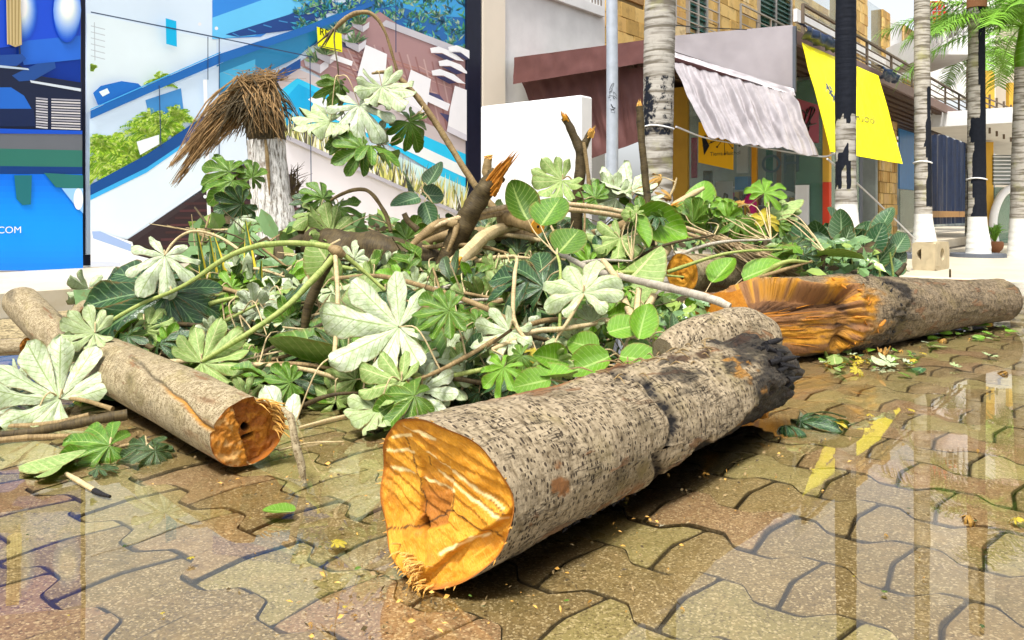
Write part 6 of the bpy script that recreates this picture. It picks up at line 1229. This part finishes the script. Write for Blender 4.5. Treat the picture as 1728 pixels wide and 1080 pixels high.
# packed litter inside the heap
mb = MB(); rr_ = random.Random(77)
for k in range(2600):
    x = rr_.uniform(150, 1480); y = rr_.uniform(372, 690)
    if x > 1080: y = rr_.uniform(405, 420 if x < 1340 else 462)
    if 1000 < x < 1240 and rr_.random() < .6: y = rr_.uniform(500, 575)
    top = 400 if x < 1130 else 400
    if x < 330 and y < 500: continue
    if x > 640+ (690-y)*3.1 and x < 1000: continue
    d = depth_at(x, y)+rr_.uniform(.22, .75); p = P(x, y, d)
    if p.z < .01: p.z = .02
    a = Vector((rr_.gauss(0, 1), rr_.gauss(0, 1), rr_.gauss(0, .6))).normalized(); b = a.orthogonal().normalized(); s = rr_.uniform(.05, .13) if x < 1000 else rr_.uniform(.025, .06); c = a.cross(b)*.15*s
    q = [p-a*s, p-a*s*.3+b*s*.45+c, p+a*s*.5+b*s*.4+c, p+a*s, p+a*s*.5-b*s*.4+c, p-a*s*.3-b*s*.45+c]; i = [mb.vert(v, ((n-2)*.2, 0)) for n, v in enumerate(q)]; m = rr_.choice([0, 0, 0, 0, 0, 1, 3]); mb.face((i[0], i[1], i[2], i[3]), m); mb.face((i[3], i[4], i[5], i[0]), m)
tag(mb.build('leaf_litter', [M['leaf_top'], M['leaf_mid'], M['leaf_under'], M['twig_dark']], smooth=False), kind='stuff')
mb = MB()
for k in range(170):
    x = rr_.uniform(300, 1080); y = rr_.uniform(385, 640)
    if x > 640+(690-y)*3.1: continue
    p = P(x, y, depth_at(x, y)+rr_.uniform(.05, .5)); a = Vector((rr_.gauss(0, 1), rr_.gauss(0, .5), rr_.gauss(0, .45))).normalized()*rr_.uniform(.10, .38); mb.tube([p-a, p+ZZ*rr_.uniform(-.03, .05), p+a], [rr_.uniform(.003, .008)]*2+[.002], 5, 8, cap=False, m=rr_.choice([0, 1, 2]))
tag(mb.build('twig_litter', [M['twig_brown'], M['twig_tan'], M['twig_dark']]), kind='stuff')

# ---- plants growing at the edge of the pit
sn = thing('snake_plant', P(400, 520, 3.85), 'snake plant with yellow edged upright blades left of the stump', 'plant'); sn.location.z = 0
for x0, y0, x1, y1, w in ((432, 520, 413, 372, 13), (402, 510, 358, 392, 10), (372, 530, 352, 398, 8), (398, 520, 392, 450, 22), (418, 530, 440, 440, 14), (345, 540, 340, 440, 16), (380, 525, 372, 440, 12), (360, 560, 330, 385, 7)):
    mb = MB(); a, b = P(x0, y0, 3.85), P(x1, y1, 3.8+LR.uniform(-.1, .1)); a.z = max(a.z-.25, .0); dw = w*3.85/F; sd = (b-a).cross(Vector((0, -1, 0))).normalized(); tw = LR.uniform(-.5, .5)
    for lay in (0, 1):
        mb.grid(lambda i, j: (a*(1-i/14)+b*(i/14)+(sd*math.cos(tw*i/7)+Vector((0, 1, 0))*math.sin(tw*i/7))*((j-2)/2*dw*(1-(i/14)**3)*(.75+.5*math.sin(i/14*3)))+Vector((0, .02*abs(j-2)*.5-lay*.003, 0)), (i/14, (j-2)/2)), 15, 5, flip=bool(lay))
    mb.build('blade', M['snake'], sn)
sr_ = thing('shrub', P(1430, 480, 5.7), 'glossy round leaved shrub just behind the hollow trunk', 'shrub'); sr_.location.z = 0
mb = MB()
for k in range(7): e = P(1370+k*22, 430+8*math.sin(k*2), 5.6+.1*math.sin(k)); mb.tube([Vector((e.x*.9+.25, e.y+.1, 0)), (e+Vector((e.x, e.y, 0)))/2+Vector((.02, 0, 0)), e], [.012, .009, .006], 6, 10)
mb.build('stems', M['twig_green'], sr_)
for k in range(64):
    q = LR.random(); x = 1345+q*165+LR.gauss(0, 6); y = LR.uniform(402 if 1390 < x < 1490 else 425, 476); put_leaf(sr_, None, x, y, 5.35+LR.uniform(0, .55), LR.uniform(46, 76), 't', LR.uniform(10, 170), LR.choice('sssss'), .5, pet=False)
# loose leaves, scraps and twigs on the wet paving
def loose(px, py, size_px, kind, label, rot=0, face='t', tilt=.12, flatn=True, group=None, zoff=.012):
    p = G(px, py, zoff); s = size_px*p.y/F; n = Vector((LR.gauss(0, tilt), LR.gauss(0, tilt), 1)).normalized(); z = n if face == 't' else -n; y = Vector((math.cos(rad(rot)), math.sin(rad(rot)), 0)); y = (y-z*y.dot(z)).normalized(); x = y.cross(z)
    o = inst('fallen_leaf', LR.choice(LM[kind]), Matrix.Translation(p) @ Matrix((x, y, z)).transposed().to_4x4() @ Matrix.Scale(s/2, 4)); o.scale.z *= .5 if flatn else 1; return tag(o, label, 'leaf', group)
for q in ((1350, 712, 150, 'h', 'dark crumpled leaf lying in the water beyond the rotten log end', 20, 't', .5, False), (1385, 706, 58, 'g', 'bright green curled leaf beside the crumpled dark one', 10, 't', .5, False), (1325, 718, 120, 'h', 'dark wet leaf with white edge touching the rotten log end', 200, 't', .6, False), (1398, 712, 60, 'y', 'yellowish leaf tip under the bright curled leaf', 0, 't', .4, False),
    (498, 862, 62, 'o', 'single pale lime leaf floating in the puddle left of the big log', 170, 't', .05), (1536, 690, 20, 'y', 'tiny orange petal farther right on the wet paving', 0), (1468, 700, 20, 'y', 'tiny orange petal nearest the crumpled leaf', 60), (1712, 876, 34, 'y', 'orange yellow leaf at the right border of the paving', 20, 't', .5, False), (1632, 870, 40, 'x', 'round brown dead leaf flat under the water at the right', 0, 't', .03), (1700, 628, 26, 'x', 'small orange brown leaf near the right border', 40, 't', .6, False),
    (1400, 604, 40, 'o', 'upright lime leaf scrap at the foot of the hollow trunk', 60, 't', .7, False), (1558, 620, 70, 's', 'long dark green leaf in the litter right of the hollow end', 200, 't', .2), (1500, 612, 60, 'd', 'white backed leaf scrap in the litter by the hollow trunk', 170, 'u', .2), (1668, 600, 34, 'd', 'white leaf scrap lying alone right of the litter', 10, 'u', .15), (1610, 618, 26, 'd', 'small grey leaf scrap at the right end of the litter', 0, 'u', .2), (30, 790, 110, 'g', 'pale narrow leaf in the puddle at the lower left', 30, 'u', .1), (60, 806, 50, 'g', 'small pale leaf below the narrow one', 60, 'u', .1), (565, 915, 44, 'y', 'yellow leaf under water left of the sawn end', 40, 't', .05), (320, 940, 20, 'y', 'tiny yellow petal in the lower left puddle', 0), (165, 790, 70, 'd', 'dark wet leaf edge near the small stick', 30, 't', .2)): loose(*q)
for k in range(70):
    x = LR.uniform(1385, 1600); y = LR.gauss(603, 11) if x < 1560 else LR.gauss(572, 12); y = max(y, 550+ (0 if x > 1560 else 40)); loose(x, y, LR.uniform(8, 34), LR.choice('oogsdxy'), 'small wet leaf fragment in the litter below the hollow trunk', LR.uniform(0, 360), LR.choice('ttu'), .3, group='leaf fragments below the hollow trunk')
for k in range(24): loose(LR.uniform(1560, 1720), LR.uniform(548, 572), LR.uniform(10, 30), LR.choice('oogs'), 'small leaf fragment at the far tip of the hollow trunk', LR.uniform(0, 360), LR.choice('tu'), .25, group='leaf fragments at the trunk tip')
for k in range(60):
    y = LR.uniform(700, 1075); x = LR.uniform(0, 1728)
    if 620 < x < 1300 and y < 1000-(x-620)*.42: continue
    loose(x, y, LR.uniform(4, 12)*(y/900), LR.choice('xxydg'), 'tiny leaf crumb scattered on the wet paving', LR.uniform(0, 360), 't', .1, group='leaf crumbs on the paving', zoff=.006)
def stick(name, label, pts, r, m, cat='stick', n=16):
    mb = MB(); mb.tube([P(*q) if len(q) == 3 else G(*q) for q in pts], r, 8, n, rough=.2, ns=20, seed=len(label)); return tag(mb.build(name, M[m], loc=G(pts[0][0], pts[0][1]) if pts[0][1] > 420 else None), label, cat)
o = stick('stick', 'short pale stick in the lower left puddle', [(112, 800), (150, 822), (160, 828)], [.006, .007, .006], 'twig_tan')
o = stick('stick', 'charred black stick end beside the pale stick', [(159, 828), (172, 834), (186, 838)], [.007, .006, .004], 'rot')
o = stick('stick', 'tan stick lying in the water between the two logs', [(505, 722), (560, 708), (640, 690)], [.006, .008, .008], 'twig_tan')
o = stick('stick', 'thin pale straw lying in front of the big log bottom edge', [(470, 760), (520, 748), (580, 745)], [.003, .003, .002], 'twig_tan')
o = stick('stick', 'brown stick parallel to the water edge at the left border', [(-20, 745), (60, 738), (140, 735)], [.010, .010, .007], 'twig_brown')

# bark crumbs and saw chips lying along the logs
mb = MB(); cr_ = random.Random(31)
for k in range(900):
    l, r0 = cr_.choice(((lg, .17), (lg, .17), (ll_, .11), (hl, .2))); t = cr_.uniform(-.25, l.L) if cr_.random() < .7 else cr_.gauss(-.12, .12); sd_ = cr_.choice((-1, 1)); o = abs(cr_.gauss(0, .10))+r0*(.9 if t > 0 else 0)*cr_.uniform(.6, 1.1)
    p = l.N+l.a*t+l.R*o*sd_; p = Vector((p.x, p.y, cr_.uniform(.001, .005))); s_ = cr_.uniform(.002, .008); a = Vector((cr_.gauss(0, 1), cr_.gauss(0, 1), cr_.gauss(0, .3))).normalized()*s_; b = a.orthogonal().normalized()*s_*.4; i = [mb.vert(p-a), mb.vert(p+b), mb.vert(p+a), mb.vert(p-b+ZZ*s_*.3)]; m = cr_.choice([0, 0, 1, 2]); mb.face((i[0], i[1], i[2]), m); mb.face((i[0], i[2], i[3]), m)
tag(mb.build('bark_crumbs', [M['twig_brown'], M['wood_pale'], M['twig_dark']], smooth=False), kind='stuff')
